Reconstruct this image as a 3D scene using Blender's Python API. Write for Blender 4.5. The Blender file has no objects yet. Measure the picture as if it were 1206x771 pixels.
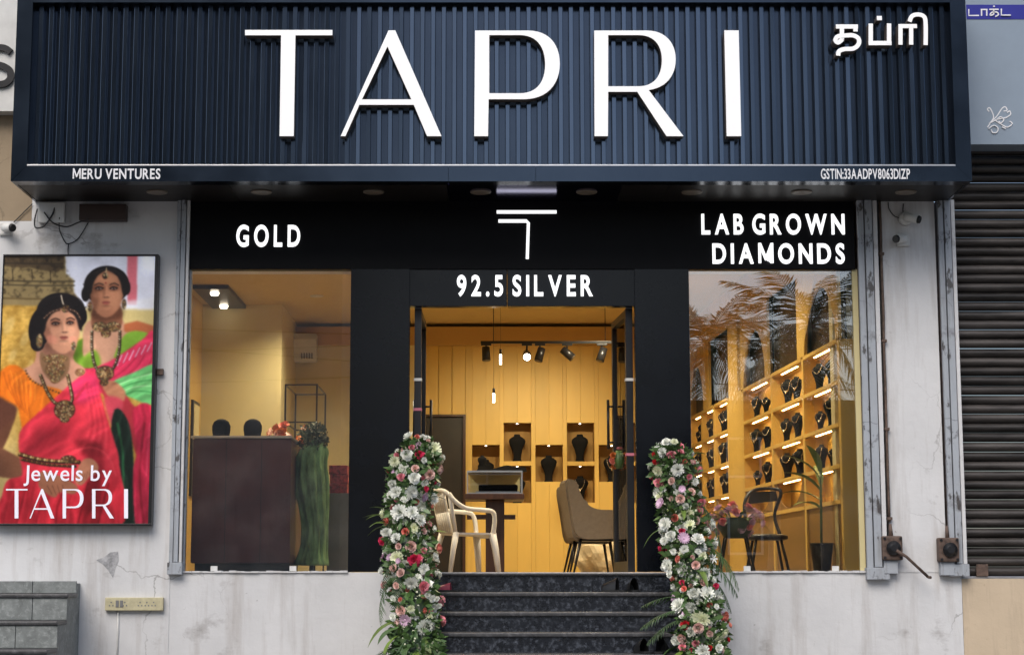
import bpy, bmesh, math, random
import numpy as np
from mathutils import Vector, Matrix
random.seed(7)
R = math.radians
SC = bpy.context.scene
COL = SC.collection

# ------------------------------------------------------------------ camera, sky, sun, exposure
F, PCX, PCY = 2130.0, 578.0, 385.5           # focal length and principal point, in photo pixels
TH = math.atan((688.0 - PCY) / F)            # pitch: eye level lies on photo row 688
CAMY, EYE = -15.3, 1.15
cam = bpy.data.cameras.new('camera')
cam.sensor_fit = 'HORIZONTAL'; cam.sensor_width = 36.0
cam.lens = F / 1206.0 * 36.0
cam.shift_x = (603.0 - PCX) / 1206.0
cam.clip_start = 0.1; cam.clip_end = 3000
camo = bpy.data.objects.new('camera', cam); COL.objects.link(camo)
camo.location = (0, CAMY, EYE); camo.rotation_euler = (math.pi/2 + TH, 0, 0)
SC.camera = camo

SUN_EL, SUN_AZ = 47.0, 200.0                 # soft sun, behind the camera and a little to its left
world = bpy.data.worlds.new('World'); SC.world = world; world.use_nodes = True
wn = world.node_tree.nodes; wl = world.node_tree.links
bg = wn['Background']; sky = wn.new('ShaderNodeTexSky')
sky.sky_type = 'NISHITA'; sky.sun_disc = False
sky.sun_elevation = R(SUN_EL); sky.sun_rotation = R(SUN_AZ)
sky.air_density = 1.0; sky.dust_density = 2.5; sky.ozone_density = 1.0
wl.new(sky.outputs[0], bg.inputs[0]); bg.inputs[1].default_value = 0.12
sun = bpy.data.lights.new('sun', 'SUN'); sun.energy = 1.5; sun.angle = R(40); sun.color = (1.0, 0.95, 0.88)
suno = bpy.data.objects.new('sun', sun); COL.objects.link(suno)
sd = Vector((math.sin(R(SUN_AZ))*math.cos(R(SUN_EL)), math.cos(R(SUN_AZ))*math.cos(R(SUN_EL)), math.sin(R(SUN_EL))))
suno.rotation_euler = sd.to_track_quat('Z', 'Y').to_euler(); suno.location = (0, -10, 30)
vs = SC.view_settings
vs.view_transform = 'Standard'; vs.look = 'None'; vs.gamma = 1.0; vs.use_curve_mapping = False
vs.exposure = 0.48
SC.cycles.use_denoising = True
SC.cycles.max_bounces = 10; SC.cycles.transparent_max_bounces = 16
SC.cycles.sample_clamp_indirect = 6.0

# ------------------------------------------------------------------ photo pixel -> point on a plane
def _ray(px, py):
    dx = (px - PCX)/F; dy = (PCY - py)/F
    return (dx, math.cos(TH) - dy*math.sin(TH), math.sin(TH) + dy*math.cos(TH))
def P(px, py, Y=0.0):
    d = _ray(px, py); t = (Y - CAMY)/d[1]
    return Vector((d[0]*t, Y, EYE + d[2]*t))
def PX(px, py, X):
    d = _ray(px, py); t = X/d[0]
    return Vector((X, CAMY + d[1]*t, EYE + d[2]*t))
def XX(px, py=500, Y=0.0): return P(px, py, Y).x
def ZZ(py, Y=0.0): return P(578, py, Y).z

# ------------------------------------------------------------------ mesh helpers
def nb(): return bmesh.new()
def box(bm, x0, x1, y0, y1, z0, z1, bev=0.0):
    if x0 > x1: x0, x1 = x1, x0
    if y0 > y1: y0, y1 = y1, y0
    if z0 > z1: z0, z1 = z1, z0
    v = [bm.verts.new((x, y, z)) for z in (z0, z1) for y in (y0, y1) for x in (x0, x1)]
    fs = [bm.faces.new([v[i] for i in f]) for f in ((0,2,3,1),(4,5,7,6),(0,1,5,4),(2,6,7,3),(0,4,6,2),(1,3,7,5))]
    if bev > 0:
        es = list({e for f in fs for e in f.edges})
        bmesh.ops.bevel(bm, geom=es, offset=bev, segments=2, affect='EDGES', profile=0.6)
    return v
def hexa(bm, pts):                            # 8 points in box() order
    v = [bm.verts.new(p) for p in pts]
    for f in ((0,2,3,1),(4,5,7,6),(0,1,5,4),(2,6,7,3),(0,4,6,2),(1,3,7,5)): bm.faces.new([v[i] for i in f])
def tube(bm, pts, rad, n=8, cap=True):
    pts = [Vector(p) for p in pts]; rings = []
    up = Vector((0.13, 0.21, 0.97))
    for i, p in enumerate(pts):
        d = (pts[min(i+1, len(pts)-1)] - pts[max(i-1, 0)]).normalized()
        a = d.cross(up)
        if a.length < 0.05: a = d.cross(Vector((1, 0, 0)))
        a.normalize(); b = d.cross(a).normalized()
        r = rad[i] if isinstance(rad, (list, tuple)) else rad
        rings.append([bm.verts.new(p + a*r*math.cos(2*math.pi*k/n) + b*r*math.sin(2*math.pi*k/n)) for k in range(n)])
    for i in range(len(rings)-1):
        for k in range(n):
            f = bm.faces.new((rings[i][k], rings[i][(k+1) % n], rings[i+1][(k+1) % n], rings[i+1][k])); f.smooth = True
    if cap:
        bm.faces.new(rings[0][::-1]); bm.faces.new(rings[-1])
def lathe(bm, prof, c=(0,0,0), n=20, sx=1.0, sy=1.0, axis='z'):
    rings = []
    for r, z in prof:
        ring = []
        for k in range(n):
            a = 2*math.pi*k/n; p = (r*sx*math.cos(a), r*sy*math.sin(a), z)
            if axis == 'y': p = (p[0], z, p[1])
            if axis == 'x': p = (z, p[0], p[1])
            ring.append(bm.verts.new((p[0]+c[0], p[1]+c[1], p[2]+c[2])))
        rings.append(ring)
    for i in range(len(rings)-1):
        for k in range(n):
            f = bm.faces.new((rings[i][k], rings[i][(k+1) % n], rings[i+1][(k+1) % n], rings[i+1][k])); f.smooth = True
    bm.faces.new(rings[0][::-1]); bm.faces.new(rings[-1])
def prism(bm, pts, dvec, bev=0):              # planar polygon (3-D points) extruded along dvec
    d = Vector(dvec); a = [bm.verts.new(p) for p in pts]; b = [bm.verts.new(Vector(p)+d) for p in pts]
    n = len(a); fs = [bm.faces.new(a), bm.faces.new(b[::-1])]
    for i in range(n): fs.append(bm.faces.new((a[(i+1) % n], a[i], b[i], b[(i+1) % n])))
    if bev: bmesh.ops.bevel(bm, geom=list(fs[0].edges)+list(fs[1].edges), offset=bev, segments=2, affect='EDGES')
def smooth_pts(pts, n=6, closed=True):
    out = []; m = len(pts)
    rng = range(m) if closed else range(m-1)
    for i in rng:
        if closed: p0, p1, p2, p3 = (pts[(i+j) % m] for j in (-1, 0, 1, 2))
        else: p0, p1, p2, p3 = pts[max(i-1, 0)], pts[i], pts[i+1], pts[min(i+2, m-1)]
        for k in range(n):
            t = k/n
            out.append(tuple(0.5*((2*b) + (-a+c)*t + (2*a-5*b+4*c-d)*t*t + (-a+3*b-3*c+d)*t**3) for a, b, c, d in zip(p0, p1, p2, p3)))
    if not closed: out.append(tuple(pts[-1]))
    return out
def stroke(bm, pts, w, y0, y1):               # flat stroke in the x-z plane, y0 front, y1 back
    L = []; Rr = []; m = len(pts)
    for i, p in enumerate(pts):
        a = pts[max(i-1, 0)]; b = pts[min(i+1, m-1)]
        dx, dz = b[0]-a[0], b[1]-a[1]; l = math.hypot(dx, dz) or 1
        nx, nz = -dz/l*w/2, dx/l*w/2
        L.append((p[0]+nx, p[1]+nz)); Rr.append((p[0]-nx, p[1]-nz))
    vf = [[bm.verts.new((q[0], y, q[1])) for q in S] for y in (y0, y1) for S in (L, Rr)]
    for i in range(m-1):
        bm.faces.new((vf[0][i], vf[0][i+1], vf[1][i+1], vf[1][i]))
        bm.faces.new((vf[2][i+1], vf[2][i], vf[3][i], vf[3][i+1]))
        bm.faces.new((vf[0][i+1], vf[0][i], vf[2][i], vf[2][i+1]))
        bm.faces.new((vf[1][i], vf[1][i+1], vf[3][i+1], vf[3][i]))
    for e in (0, m-1): bm.faces.new((vf[0][e], vf[1][e], vf[3][e], vf[2][e]))

WLOC = {}
def mesh_from(bm, name, mat):
    bmesh.ops.recalc_face_normals(bm, faces=bm.faces)
    me = bpy.data.meshes.new(name); bm.to_mesh(me); bm.free()
    if mat is not None: me.materials.append(mat)
    return me
def obj(name, bm, mat, parent=None, norecalc=False):
    if parent is not None: base = WLOC[parent.name]
    else:
        lo = Vector([min(v.co[i] for v in bm.verts) for i in range(3)]); hi = Vector([max(v.co[i] for v in bm.verts) for i in range(3)])
        base = Vector(((lo.x+hi.x)/2, (lo.y+hi.y)/2, lo.z))
    for v in bm.verts: v.co -= base
    if norecalc:
        me = bpy.data.meshes.new(name); bm.to_mesh(me); bm.free(); me.materials.append(mat)
    else: me = mesh_from(bm, name, mat)
    o = bpy.data.objects.new(name, me); COL.objects.link(o)
    if parent is not None: o.parent = parent
    else: o.location = base
    WLOC[o.name] = base.copy()
    return o
def piece(name, me, parent, loc, rot=None, scale=None):   # shared mesh, placed at world point loc
    o = bpy.data.objects.new(name, me); COL.objects.link(o); o.parent = parent
    o.location = Vector(loc) - WLOC[parent.name]
    if rot is not None:
        o.rotation_mode = 'QUATERNION' if hasattr(rot, 'w') else 'XYZ'
        if hasattr(rot, 'w'): o.rotation_quaternion = rot
        else: o.rotation_euler = rot
    if scale is not None: o.scale = (scale,)*3 if not hasattr(scale, '__len__') else scale
    return o
def tag(o, label, cat=None, group=None, kind=None):
    if label: o['label'] = label
    if cat: o['category'] = cat
    if group: o['group'] = group
    if kind: o['kind'] = kind
    return o
def thing(name, base, label, cat, group=None):
    o = bpy.data.objects.new(name, None); COL.objects.link(o); o.location = base
    o.empty_display_size = 0.1
    WLOC[o.name] = Vector(base); tag(o, label, cat, group); return o
def sub(name, parent):                        # a part that is itself only a group of sub-parts
    o = bpy.data.objects.new(name, None); COL.objects.link(o); o.parent = parent
    WLOC[o.name] = WLOC[parent.name].copy(); return o
def copy_tree(o, parent=None, loc=None):
    c = o.copy(); COL.objects.link(c); c.parent = parent
    if loc is not None: c.location = loc
    for ch in o.children: copy_tree(ch, c)
    return c

# ------------------------------------------------------------------ materials
def lin(r, g, b):
    return tuple((c/255/12.92 if c/255 <= 0.04045 else ((c/255+0.055)/1.055)**2.4) for c in (r, g, b))
def pm(name, col, rough=0.5, metal=0.0, var=0.12, scale=6.0, bump=0.0, bscale=40.0, spec=0.5, emit=0.0, ecol=None, stretch=(1,1,1), coat=0.0, rvar=0.0, randc=0.0):
    m = bpy.data.materials.new(name); m.use_nodes = True; nt = m.node_tree; N = nt.nodes; L = nt.links
    b = N['Principled BSDF']; b.inputs['Roughness'].default_value = rough; b.inputs['Metallic'].default_value = metal
    b.inputs['Specular IOR Level'].default_value = spec; b.inputs['Coat Weight'].default_value = coat
    tc = N.new('ShaderNodeTexCoord'); mp = N.new('ShaderNodeMapping'); mp.inputs['Scale'].default_value = stretch
    if randc:
        oi0 = N.new('ShaderNodeObjectInfo'); ad = N.new('ShaderNodeVectorMath'); ad.operation = 'MULTIPLY_ADD'
        ad.inputs[1].default_value = (37.0, 53.0, 71.0)
        L.new(oi0.outputs['Random'], ad.inputs[0]); L.new(tc.outputs['Object'], ad.inputs[2]); L.new(ad.outputs[0], mp.inputs[0])
    else: L.new(tc.outputs['Object'], mp.inputs[0])
    nz = N.new('ShaderNodeTexNoise'); nz.inputs['Scale'].default_value = scale; nz.inputs['Detail'].default_value = 5; nz.inputs['Roughness'].default_value = 0.6
    L.new(mp.outputs[0], nz.inputs['Vector'])
    cr = N.new('ShaderNodeValToRGB'); e = cr.color_ramp.elements
    e[0].position = 0.3; e[1].position = 0.7
    e[0].color = (*[max(0, c*(1-var)) for c in col], 1); e[1].color = (*[min(1, c*(1+var)) for c in col], 1)
    L.new(nz.outputs[0], cr.inputs[0])
    out = cr.outputs[0]
    if randc:
        oi = N.new('ShaderNodeObjectInfo'); hs = N.new('ShaderNodeHueSaturation'); mr = N.new('ShaderNodeMapRange')
        mr.inputs['To Min'].default_value = 1-randc; mr.inputs['To Max'].default_value = 1+randc
        L.new(oi.outputs['Random'], mr.inputs[0]); L.new(mr.outputs[0], hs.inputs['Value']); L.new(out, hs.inputs['Color']); out = hs.outputs[0]
    L.new(out, b.inputs['Base Color'])
    if rvar:
        mr2 = N.new('ShaderNodeMapRange'); mr2.inputs['To Min'].default_value = max(0.02, rough-rvar); mr2.inputs['To Max'].default_value = min(1, rough+rvar)
        L.new(nz.outputs[0], mr2.inputs[0]); L.new(mr2.outputs[0], b.inputs['Roughness'])
    if bump:
        n2 = N.new('ShaderNodeTexNoise'); n2.inputs['Scale'].default_value = bscale; n2.inputs['Detail'].default_value = 4
        L.new(mp.outputs[0], n2.inputs['Vector'])
        bp = N.new('ShaderNodeBump'); bp.inputs['Strength'].default_value = bump; bp.inputs['Distance'].default_value = 0.01
        L.new(n2.outputs[0], bp.inputs['Height']); L.new(bp.outputs[0], b.inputs['Normal'])
    if emit:
        b.inputs['Emission Color'].default_value = (*(ecol or col), 1); b.inputs['Emission Strength'].default_value = emit
    return m
def glass_mat(name, refl, tint=(1,1,1), dirt=0.0):
    m = bpy.data.materials.new(name); m.use_nodes = True; nt = m.node_tree; N = nt.nodes; L = nt.links
    N.remove(N['Principled BSDF']); out = N['Material Output']
    tr = N.new('ShaderNodeBsdfTransparent'); tr.inputs[0].default_value = (*tint, 1)
    gl = N.new('ShaderNodeBsdfGlossy'); gl.inputs['Roughness'].default_value = 0.0; gl.inputs[0].default_value = (0.95, 0.97, 1, 1)
    fr = N.new('ShaderNodeFresnel'); fr.inputs[0].default_value = 1.5
    mu = N.new('ShaderNodeMath'); mu.operation = 'MULTIPLY_ADD'; mu.inputs[1].default_value = 1.0; mu.inputs[2].default_value = refl; mu.use_clamp = True
    L.new(fr.outputs[0], mu.inputs[0])
    mx = N.new('ShaderNodeMixShader'); L.new(mu.outputs[0], mx.inputs[0]); L.new(tr.outputs[0], mx.inputs[1]); L.new(gl.outputs[0], mx.inputs[2])
    last = mx
    if dirt:
        df = N.new('ShaderNodeBsdfDiffuse'); df.inputs[0].default_value = (0.6, 0.58, 0.55, 1)
        tc = N.new('ShaderNodeTexCoord'); nz = N.new('ShaderNodeTexNoise'); nz.inputs['Scale'].default_value = 3.0; nz.inputs['Detail'].default_value = 8
        mr = N.new('ShaderNodeMapRange'); mr.inputs['From Min'].default_value = 0.45; mr.inputs['From Max'].default_value = 0.8; mr.inputs['To Max'].default_value = dirt
        L.new(tc.outputs['Object'], nz.inputs['Vector']); L.new(nz.outputs[0], mr.inputs[0])
        m2 = N.new('ShaderNodeMixShader'); L.new(mr.outputs[0], m2.inputs[0]); L.new(mx.outputs[0], m2.inputs[1]); L.new(df.outputs[0], m2.inputs[2]); last = m2
    L.new(last.outputs[0], out.inputs[0])
    return m
def plaster_mat(name, col, stain, amount=0.5, seed=0.0, chip=0.70):
    m = bpy.data.materials.new(name); m.use_nodes = True; nt = m.node_tree; N = nt.nodes; L = nt.links
    b = N['Principled BSDF']; b.inputs['Roughness'].default_value = 0.8; b.inputs['Specular IOR Level'].default_value = 0.25
    tc = N.new('ShaderNodeTexCoord')
    def noise(scale, st, det=6, off=0.0):
        mp = N.new('ShaderNodeMapping'); mp.inputs['Scale'].default_value = st; mp.inputs['Location'].default_value = (seed+off, seed*0.7, off)
        L.new(tc.outputs['Object'], mp.inputs[0]); n = N.new('ShaderNodeTexNoise'); n.inputs['Scale'].default_value = scale; n.inputs['Detail'].default_value = det; n.inputs['Roughness'].default_value = 0.65
        L.new(mp.outputs[0], n.inputs['Vector']); return n.outputs[0]
    def rng(v, a, c, lo=0.0, hi=1.0):
        r = N.new('ShaderNodeMapRange'); r.inputs['From Min'].default_value = a; r.inputs['From Max'].default_value = c; r.inputs['To Min'].default_value = lo; r.inputs['To Max'].default_value = hi
        L.new(v, r.inputs[0]); return r.outputs[0]
    def mix(f, a, c):
        x = N.new('ShaderNodeMix'); x.data_type = 'RGBA'; L.new(f, x.inputs[0])
        for i, q in ((6, a), (7, c)):
            if isinstance(q, tuple): x.inputs[i].default_value = (*q, 1)
            else: L.new(q, x.inputs[i])
        return x.outputs[2]
    c1 = mix(rng(noise(1.3, (1,1,1)), 0.35, 0.7), tuple(c*0.86 for c in col), col)
    c2 = mix(rng(noise(3.0, (2.2,2.2,0.22), 7, 3.1), 0.52, 0.78, 0, amount), c1, stain)                  # drip streaks
    c3 = mix(rng(noise(2.2, (1,1,1.4), 9, 8.7), 0.60, 0.72, 0, amount*0.9), c2, tuple(c*0.55 for c in stain))   # blotches
    c4 = mix(rng(noise(16 if chip > 0.6 else 11, (1,1,1 if chip > 0.6 else 0.45), 3 if chip > 0.6 else 6, 1.7), chip, chip+0.06, 0, amount*0.8), c3, tuple(c*0.4 for c in stain))      # chips
    wn_ = N.new('ShaderNodeTexNoise'); wn_.inputs['Scale'].default_value = 3.5; wn_.inputs['Detail'].default_value = 6; L.new(tc.outputs['Object'], wn_.inputs['Vector'])
    va = N.new('ShaderNodeVectorMath'); va.operation = 'MULTIPLY_ADD'; va.inputs[1].default_value = (0.35, 0.35, 0.35); L.new(wn_.outputs['Color'], va.inputs[0]); L.new(tc.outputs['Object'], va.inputs[2])
    vo = N.new('ShaderNodeTexVoronoi'); vo.feature = 'DISTANCE_TO_EDGE'; vo.inputs['Scale'].default_value = 1.3; L.new(va.outputs[0], vo.inputs['Vector'])
    ck = N.new('ShaderNodeMath'); ck.operation = 'MULTIPLY'; L.new(rng(vo.outputs['Distance'], 0.0025, 0.008, 1.0, 0.0), ck.inputs[0]); L.new(rng(noise(0.9, (1,1,1), 3, 12.3), 0.52, 0.64, 0, 0.5*min(1, amount*1.6)), ck.inputs[1])
    c5 = mix(ck.outputs[0], c4, tuple(c*0.35 for c in stain))
    L.new(c5, b.inputs['Base Color'])
    bp = N.new('ShaderNodeBump'); bp.inputs['Strength'].default_value = 0.35; bp.inputs['Distance'].default_value = 0.012
    L.new(noise(14, (1,1,1), 8, 5.0), bp.inputs['Height']); L.new(bp.outputs[0], b.inputs['Normal'])
    return m
def granite_mat(name, a, c, rough=0.3):
    m = pm(name, a, rough, var=0.3, scale=9, bump=0.15, bscale=90, rvar=0.15)
    nt = m.node_tree; N = nt.nodes; L = nt.links; b = N['Principled BSDF']
    src = b.inputs['Base Color'].links[0].from_socket
    tc = [n for n in N if n.type == 'TEX_COORD'][0]
    n1 = N.new('ShaderNodeTexNoise'); n1.inputs['Scale'].default_value = 26; n1.inputs['Detail'].default_value = 10; n1.inputs['Roughness'].default_value = 0.75
    L.new(tc.outputs['Object'], n1.inputs['Vector'])
    r = N.new('ShaderNodeMapRange'); r.inputs['From Min'].default_value = 0.50; r.inputs['From Max'].default_value = 0.72; L.new(n1.outputs[0], r.inputs[0])
    x = N.new('ShaderNodeMix'); x.data_type = 'RGBA'; L.new(r.outputs[0], x.inputs[0]); L.new(src, x.inputs[6]); x.inputs[7].default_value = (*c, 1)
    L.new(x.outputs[2], b.inputs['Base Color']); return m

M = {}
M['plaster'] = plaster_mat('white_plaster', (0.70,0.70,0.705), (0.36,0.32,0.29), 0.65)
M['beige_wall'] = plaster_mat('beige_plaster', (0.62,0.50,0.36), (0.30,0.24,0.18), 0.6, 4.0)
M['brown_wall'] = plaster_mat('tan_plaster', (0.36,0.28,0.19), (0.14,0.10,0.07), 0.6, 9.0)
M['concrete'] = plaster_mat('weathered_rail', (0.42,0.45,0.49), (0.10,0.075,0.06), 1.0, 2.0, 0.57)
M['rust'] = pm('rusty_iron', (0.10,0.065,0.05), 0.75, var=0.5, scale=18, bump=0.4)
M['street'] = pm('dusty_asphalt', (0.15,0.14,0.13), 0.9, var=0.3, scale=3, bump=0.4, bscale=120)
M['granite'] = granite_mat('dark_granite', (0.009,0.011,0.016), (0.12,0.135,0.165), 0.28)
M['granite_edge'] = granite_mat('granite_edge', (0.05,0.05,0.053), (0.14,0.14,0.15), 0.45)
M['stone_tile'] = granite_mat('grey_stone', (0.19,0.205,0.20), (0.36,0.38,0.37), 0.6)
M['sign_slat'] = pm('sign_slat_paint', (0.068,0.090,0.126), 0.15, metal=0.97, var=0.06, scale=1.5, rvar=0.03, randc=0.10)
M['sign_back_shaded'] = pm('sign_backing_shaded', (0.042,0.055,0.078), 0.17, metal=0.97, var=0.1, scale=1.2, rvar=0.03)  # slat colour darkened: shade of the rib gaps put into the backing
M['sign_frame'] = pm('sign_frame_paint', (0.040,0.055,0.080), 0.22, metal=0.95, var=0.12, scale=2, rvar=0.08)
M['black_panel'] = pm('matte_black_panel', (0.003,0.003,0.004), 0.45, var=0.2, spec=0.12)
M['clad'] = pm('black_cladding', (0.0045,0.0055,0.008), 0.2, var=0.3, scale=2, rvar=0.1, spec=0.22)
M['soffit'] = pm('satin_black_soffit', (0.012,0.010,0.009), 0.42, var=0.3, spec=0.3, rvar=0.08)
M['soffit_violet'] = pm('violet_tinted_soffit', (0.09,0.08,0.24), 0.12, metal=1.0, var=0.15)  # violet of the mirrored glow put into the panel's own colour
M['letter'] = pm('white_acrylic', (0.86,0.86,0.86), 0.35, var=0.02, emit=0.12, ecol=(1,0.99,0.97))
M['letter_lit'] = pm('lit_white_acrylic', (0.85,0.85,0.87), 0.4, var=0.01, emit=0.85, ecol=(1,1,1))
M['letter_side'] = pm('letter_return', (0.12,0.10,0.09), 0.5)
M['print_white'] = pm('white_vinyl', (0.78,0.78,0.8), 0.5, var=0.03)
M['dark_metal'] = pm('black_metal', (0.018,0.018,0.02), 0.35, metal=0.2, var=0.2)
M['black_velvet'] = pm('black_velvet', (0.008,0.008,0.009), 0.9, var=0.3, spec=0.2)
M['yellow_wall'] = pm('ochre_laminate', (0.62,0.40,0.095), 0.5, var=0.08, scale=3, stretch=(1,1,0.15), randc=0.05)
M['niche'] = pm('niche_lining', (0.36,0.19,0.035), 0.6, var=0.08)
M['cream_wall'] = pm('cream_paint', (0.62,0.54,0.29), 0.7, var=0.06, scale=1.5)
M['ceiling'] = pm('warm_ceiling', (0.58,0.44,0.20), 0.7, var=0.03)
M['bulkhead'] = pm('bulkhead_paint', (0.50,0.30,0.09), 0.7, var=0.03)
M['base_lam'] = pm('brown_laminate', (0.22,0.12,0.045), 0.35, var=0.25, scale=2, stretch=(1,0.3,3))
M['floor'] = pm('shop_floor', (0.22,0.17,0.12), 0.25, var=0.1)
M['dark_wood'] = pm('dark_wood', (0.05,0.02,0.012), 0.4, var=0.4, scale=5, stretch=(6,6,0.6))
M['door_dark'] = pm('dark_doorway_panel', (0.014,0.009,0.007), 0.5, var=0.4)
M['maroon'] = pm('maroon_laminate', (0.095,0.032,0.034), 0.35, var=0.35, scale=2.5, rvar=0.12)
M['counter_top'] = pm('counter_top', (0.55,0.50,0.45), 0.3, var=0.1)
M['led'] = pm('led_strip', (1,0.85,0.6), 0.5, var=0, emit=30, ecol=(1.0,0.74,0.36))
M['lamp'] = pm('lamp_lens', (1,0.9,0.75), 0.5, var=0, emit=8, ecol=(1.0,0.88,0.70))
M['off_lens'] = pm('unlit_lens', (0.16,0.13,0.10), 0.4, var=0.1)
M['steel'] = pm('brushed_steel', (0.5,0.5,0.52), 0.3, metal=0.9, var=0.15)
M['plastic_beige'] = pm('beige_plastic', (0.68,0.65,0.60), 0.45, var=0.08)
M['taupe'] = pm('taupe_fabric', (0.20,0.155,0.105), 0.9, var=0.08, scale=30, bump=0.3, bscale=300, spec=0.2)
M['white_plastic'] = pm('white_plastic', (0.62,0.62,0.60), 0.4, var=0.1)
M['grey_plastic'] = pm('grey_plastic', (0.2,0.2,0.2), 0.4, var=0.15)
M['black_plastic'] = pm('black_plastic', (0.012,0.012,0.013), 0.4, var=0.2)
M['cable'] = pm('cable', (0.02,0.02,0.022), 0.6)
M['cream_plastic'] = pm('cream_plastic', (0.52,0.47,0.30), 0.5, var=0.15, scale=20)
M['shutter'] = pm('shutter_steel', (0.052,0.046,0.043), 0.5, metal=0.4, var=0.75, scale=1.6, stretch=(1,1,6), bump=0.1, rvar=0.15, randc=0.25)
M['glass'] = glass_mat('window_glass', 0.10, (0.96,0.95,0.93), 0.035)
M['glass_sky'] = glass_mat('window_glass_bright', 0.115, (0.97,0.96,0.94), 0.03)
M['glass_clear'] = glass_mat('clear_glass', 0.02, (0.96,0.97,0.97))
M['pink_ribbon'] = pm('pink_ribbon', (0.55,0.16,0.22), 0.6)

def gpx(bm, x0, y0, x1, y1, Y, depth, bev=0.0):    # a box whose front face fills a pixel rectangle on plane Y
    ym = (y0+y1)/2
    return box(bm, XX(x0, ym, Y), XX(x1, ym, Y), Y, Y+depth, ZZ(y1, Y), ZZ(y0, Y), bev)

# text: one mesh per character, laid out inside a pixel rectangle
_M_POLY = [(0,0),(0,.72),(.13,.72),(.37,.27),(.61,.72),(.74,.72),(.74,0),(.615,0),(.615,.48),(.41,.10),(.33,.10),(.125,.48),(.125,0)]
def char_mesh(ch, off, ext):
    if ch == 'M':
        bm = nb(); prism(bm, [(x, z, -ext) for x, z in _M_POLY], (0, 0, 2*ext))
        bmesh.ops.triangulate(bm, faces=bm.faces); bmesh.ops.recalc_face_normals(bm, faces=bm.faces)
        me = bpy.data.meshes.new('letter'); bm.to_mesh(me); bm.free(); return me
    cu = bpy.data.curves.new('letter', 'FONT'); cu.body = ch; cu.offset = off; cu.extrude = ext; cu.resolution_u = 5
    o = bpy.data.objects.new('letter_source', cu); COL.objects.link(o)
    bpy.context.view_layer.update()
    me = bpy.data.meshes.new_from_object(o.evaluated_get(bpy.context.evaluated_depsgraph_get()))
    bpy.data.objects.remove(o); bpy.data.curves.remove(cu); return me
_CH = {}
def lettering(text, rect, Y, depth, mat, parent, off=0.026, gap=0.13, space=0.34, joined=None, name='letter'):
    x0, y0, x1, y1 = rect; items = []; cur = 0.0
    for ch in text:
        if ch == ' ': cur += space; continue
        k = (ch, off)
        if k not in _CH: _CH[k] = char_mesh(ch, off, 0.5)
        co = np.array([v.co[:] for v in _CH[k].vertices]); lo, hi = co.min(0), co.max(0)
        items.append((ch, cur - lo[0])); cur += (hi[0]-lo[0]) + gap
    total = cur - gap
    allc = np.concatenate([np.array([v.co[:] for v in _CH[(c, off)].vertices]) for c, _ in items])
    zb, zt = allc[:, 1].min(), allc[:, 1].max()
    a = P(x0, y1, Y); b = P(x1, y0, Y); sx = (b.x-a.x)/total; sz = (b.z-a.z)/(zt-zb)
    J = nb() if joined else None; out = []
    for ch, cx in items:
        bm = nb() if J is None else J
        me = _CH[(ch, off)]; vs_ = [bm.verts.new((a.x + (v.co[0]+cx)*sx, Y + depth*(0.5 - v.co[2]), a.z + (v.co[1]-zb)*sz)) for v in me.vertices]
        for f in me.polygons:
            try: bm.faces.new([vs_[i] for i in f.vertices])
            except ValueError: pass
        if J is None: out.append(obj(name, bm, mat, parent))
    if J is not None: out.append(obj(joined, J, mat, parent))
    return out
def outline(loops, Y, depth, mat, parent, name='letter', side=None):   # pixel outlines (first outer, then holes)
    cu = bpy.data.curves.new('outline', 'CURVE'); cu.dimensions = '2D'; cu.fill_mode = 'BOTH'; cu.extrude = depth/2
    for lp in loops:
        s = cu.splines.new('POLY'); s.points.add(len(lp)-1); s.use_cyclic_u = True
        for i, (x, y) in enumerate(lp):
            w = P(x, y, Y); s.points[i].co = (w.x, w.z, 0, 1)
    o = bpy.data.objects.new('outline_source', cu); COL.objects.link(o); bpy.context.view_layer.update()
    me = bpy.data.meshes.new_from_object(o.evaluated_get(bpy.context.evaluated_depsgraph_get()))
    bpy.data.objects.remove(o); bpy.data.curves.remove(cu)
    bm = nb(); vs_ = [bm.verts.new((v.co[0], Y + depth/2 - v.co[2], v.co[1])) for v in me.vertices]
    for f in me.polygons:
        try: bm.faces.new([vs_[i] for i in f.vertices])
        except ValueError: pass
    bmesh.ops.remove_doubles(bm, verts=bm.verts, dist=1e-5)
    o = obj(name, bm, mat, parent)
    if side is not None:
        o.data.materials.append(side)
        for p in o.data.polygons:
            if abs(p.normal.y) < 0.5: p.material_index = 1
    return o

# ================================================================== SETTING
ZF = P(600, 674.5, -0.06).z                   # shop floor level
bm = nb(); v = [bm.verts.new(p) for p in ((-400,-600,0),(400,-600,0),(400,300,0),(-400,300,0))]; bm.faces.new(v)
tag(obj('street', bm, M['street']), 'grey asphalt street in front of the shops', kind='structure')

# ------------------------------------------------------------------ the shop building
YD = 7.6                                       # back wall depth
ZC = EYE + 3.3                                 # ceiling level
XW = 2.97                                      # right display wall
XL = P(237, 450, 6.0).x                        # left wall
B = thing('shop_building', (0.3, 0, 0), 'white plastered shop building with glazed black storefront and ochre interior', 'building')
ZT = ZZ(-60, -0.5) + 0.4
wl_ = nb(); box(wl_, -9.0, XX(206), -0.06, 0.25, 0, ZZ(262)); obj('front_wall', wl_, M['plaster'], B)
wl_ = nb(); box(wl_, XX(40, 240), XX(206), -0.06, 0.25, ZZ(262), ZT); obj('front_wall', wl_, M['plaster'], B)
wl_ = nb(); box(wl_, XX(206), XX(1131, 700), -0.055, 0.25, 0, ZZ(673.5)); obj('plinth_wall', wl_, M['plaster'], B)
wl_ = nb(); box(wl_, XX(1042, 500), XX(1107, 500), -0.06, 0.25, ZZ(673.5), ZT); obj('pilaster', wl_, M['plaster'], B)
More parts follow.
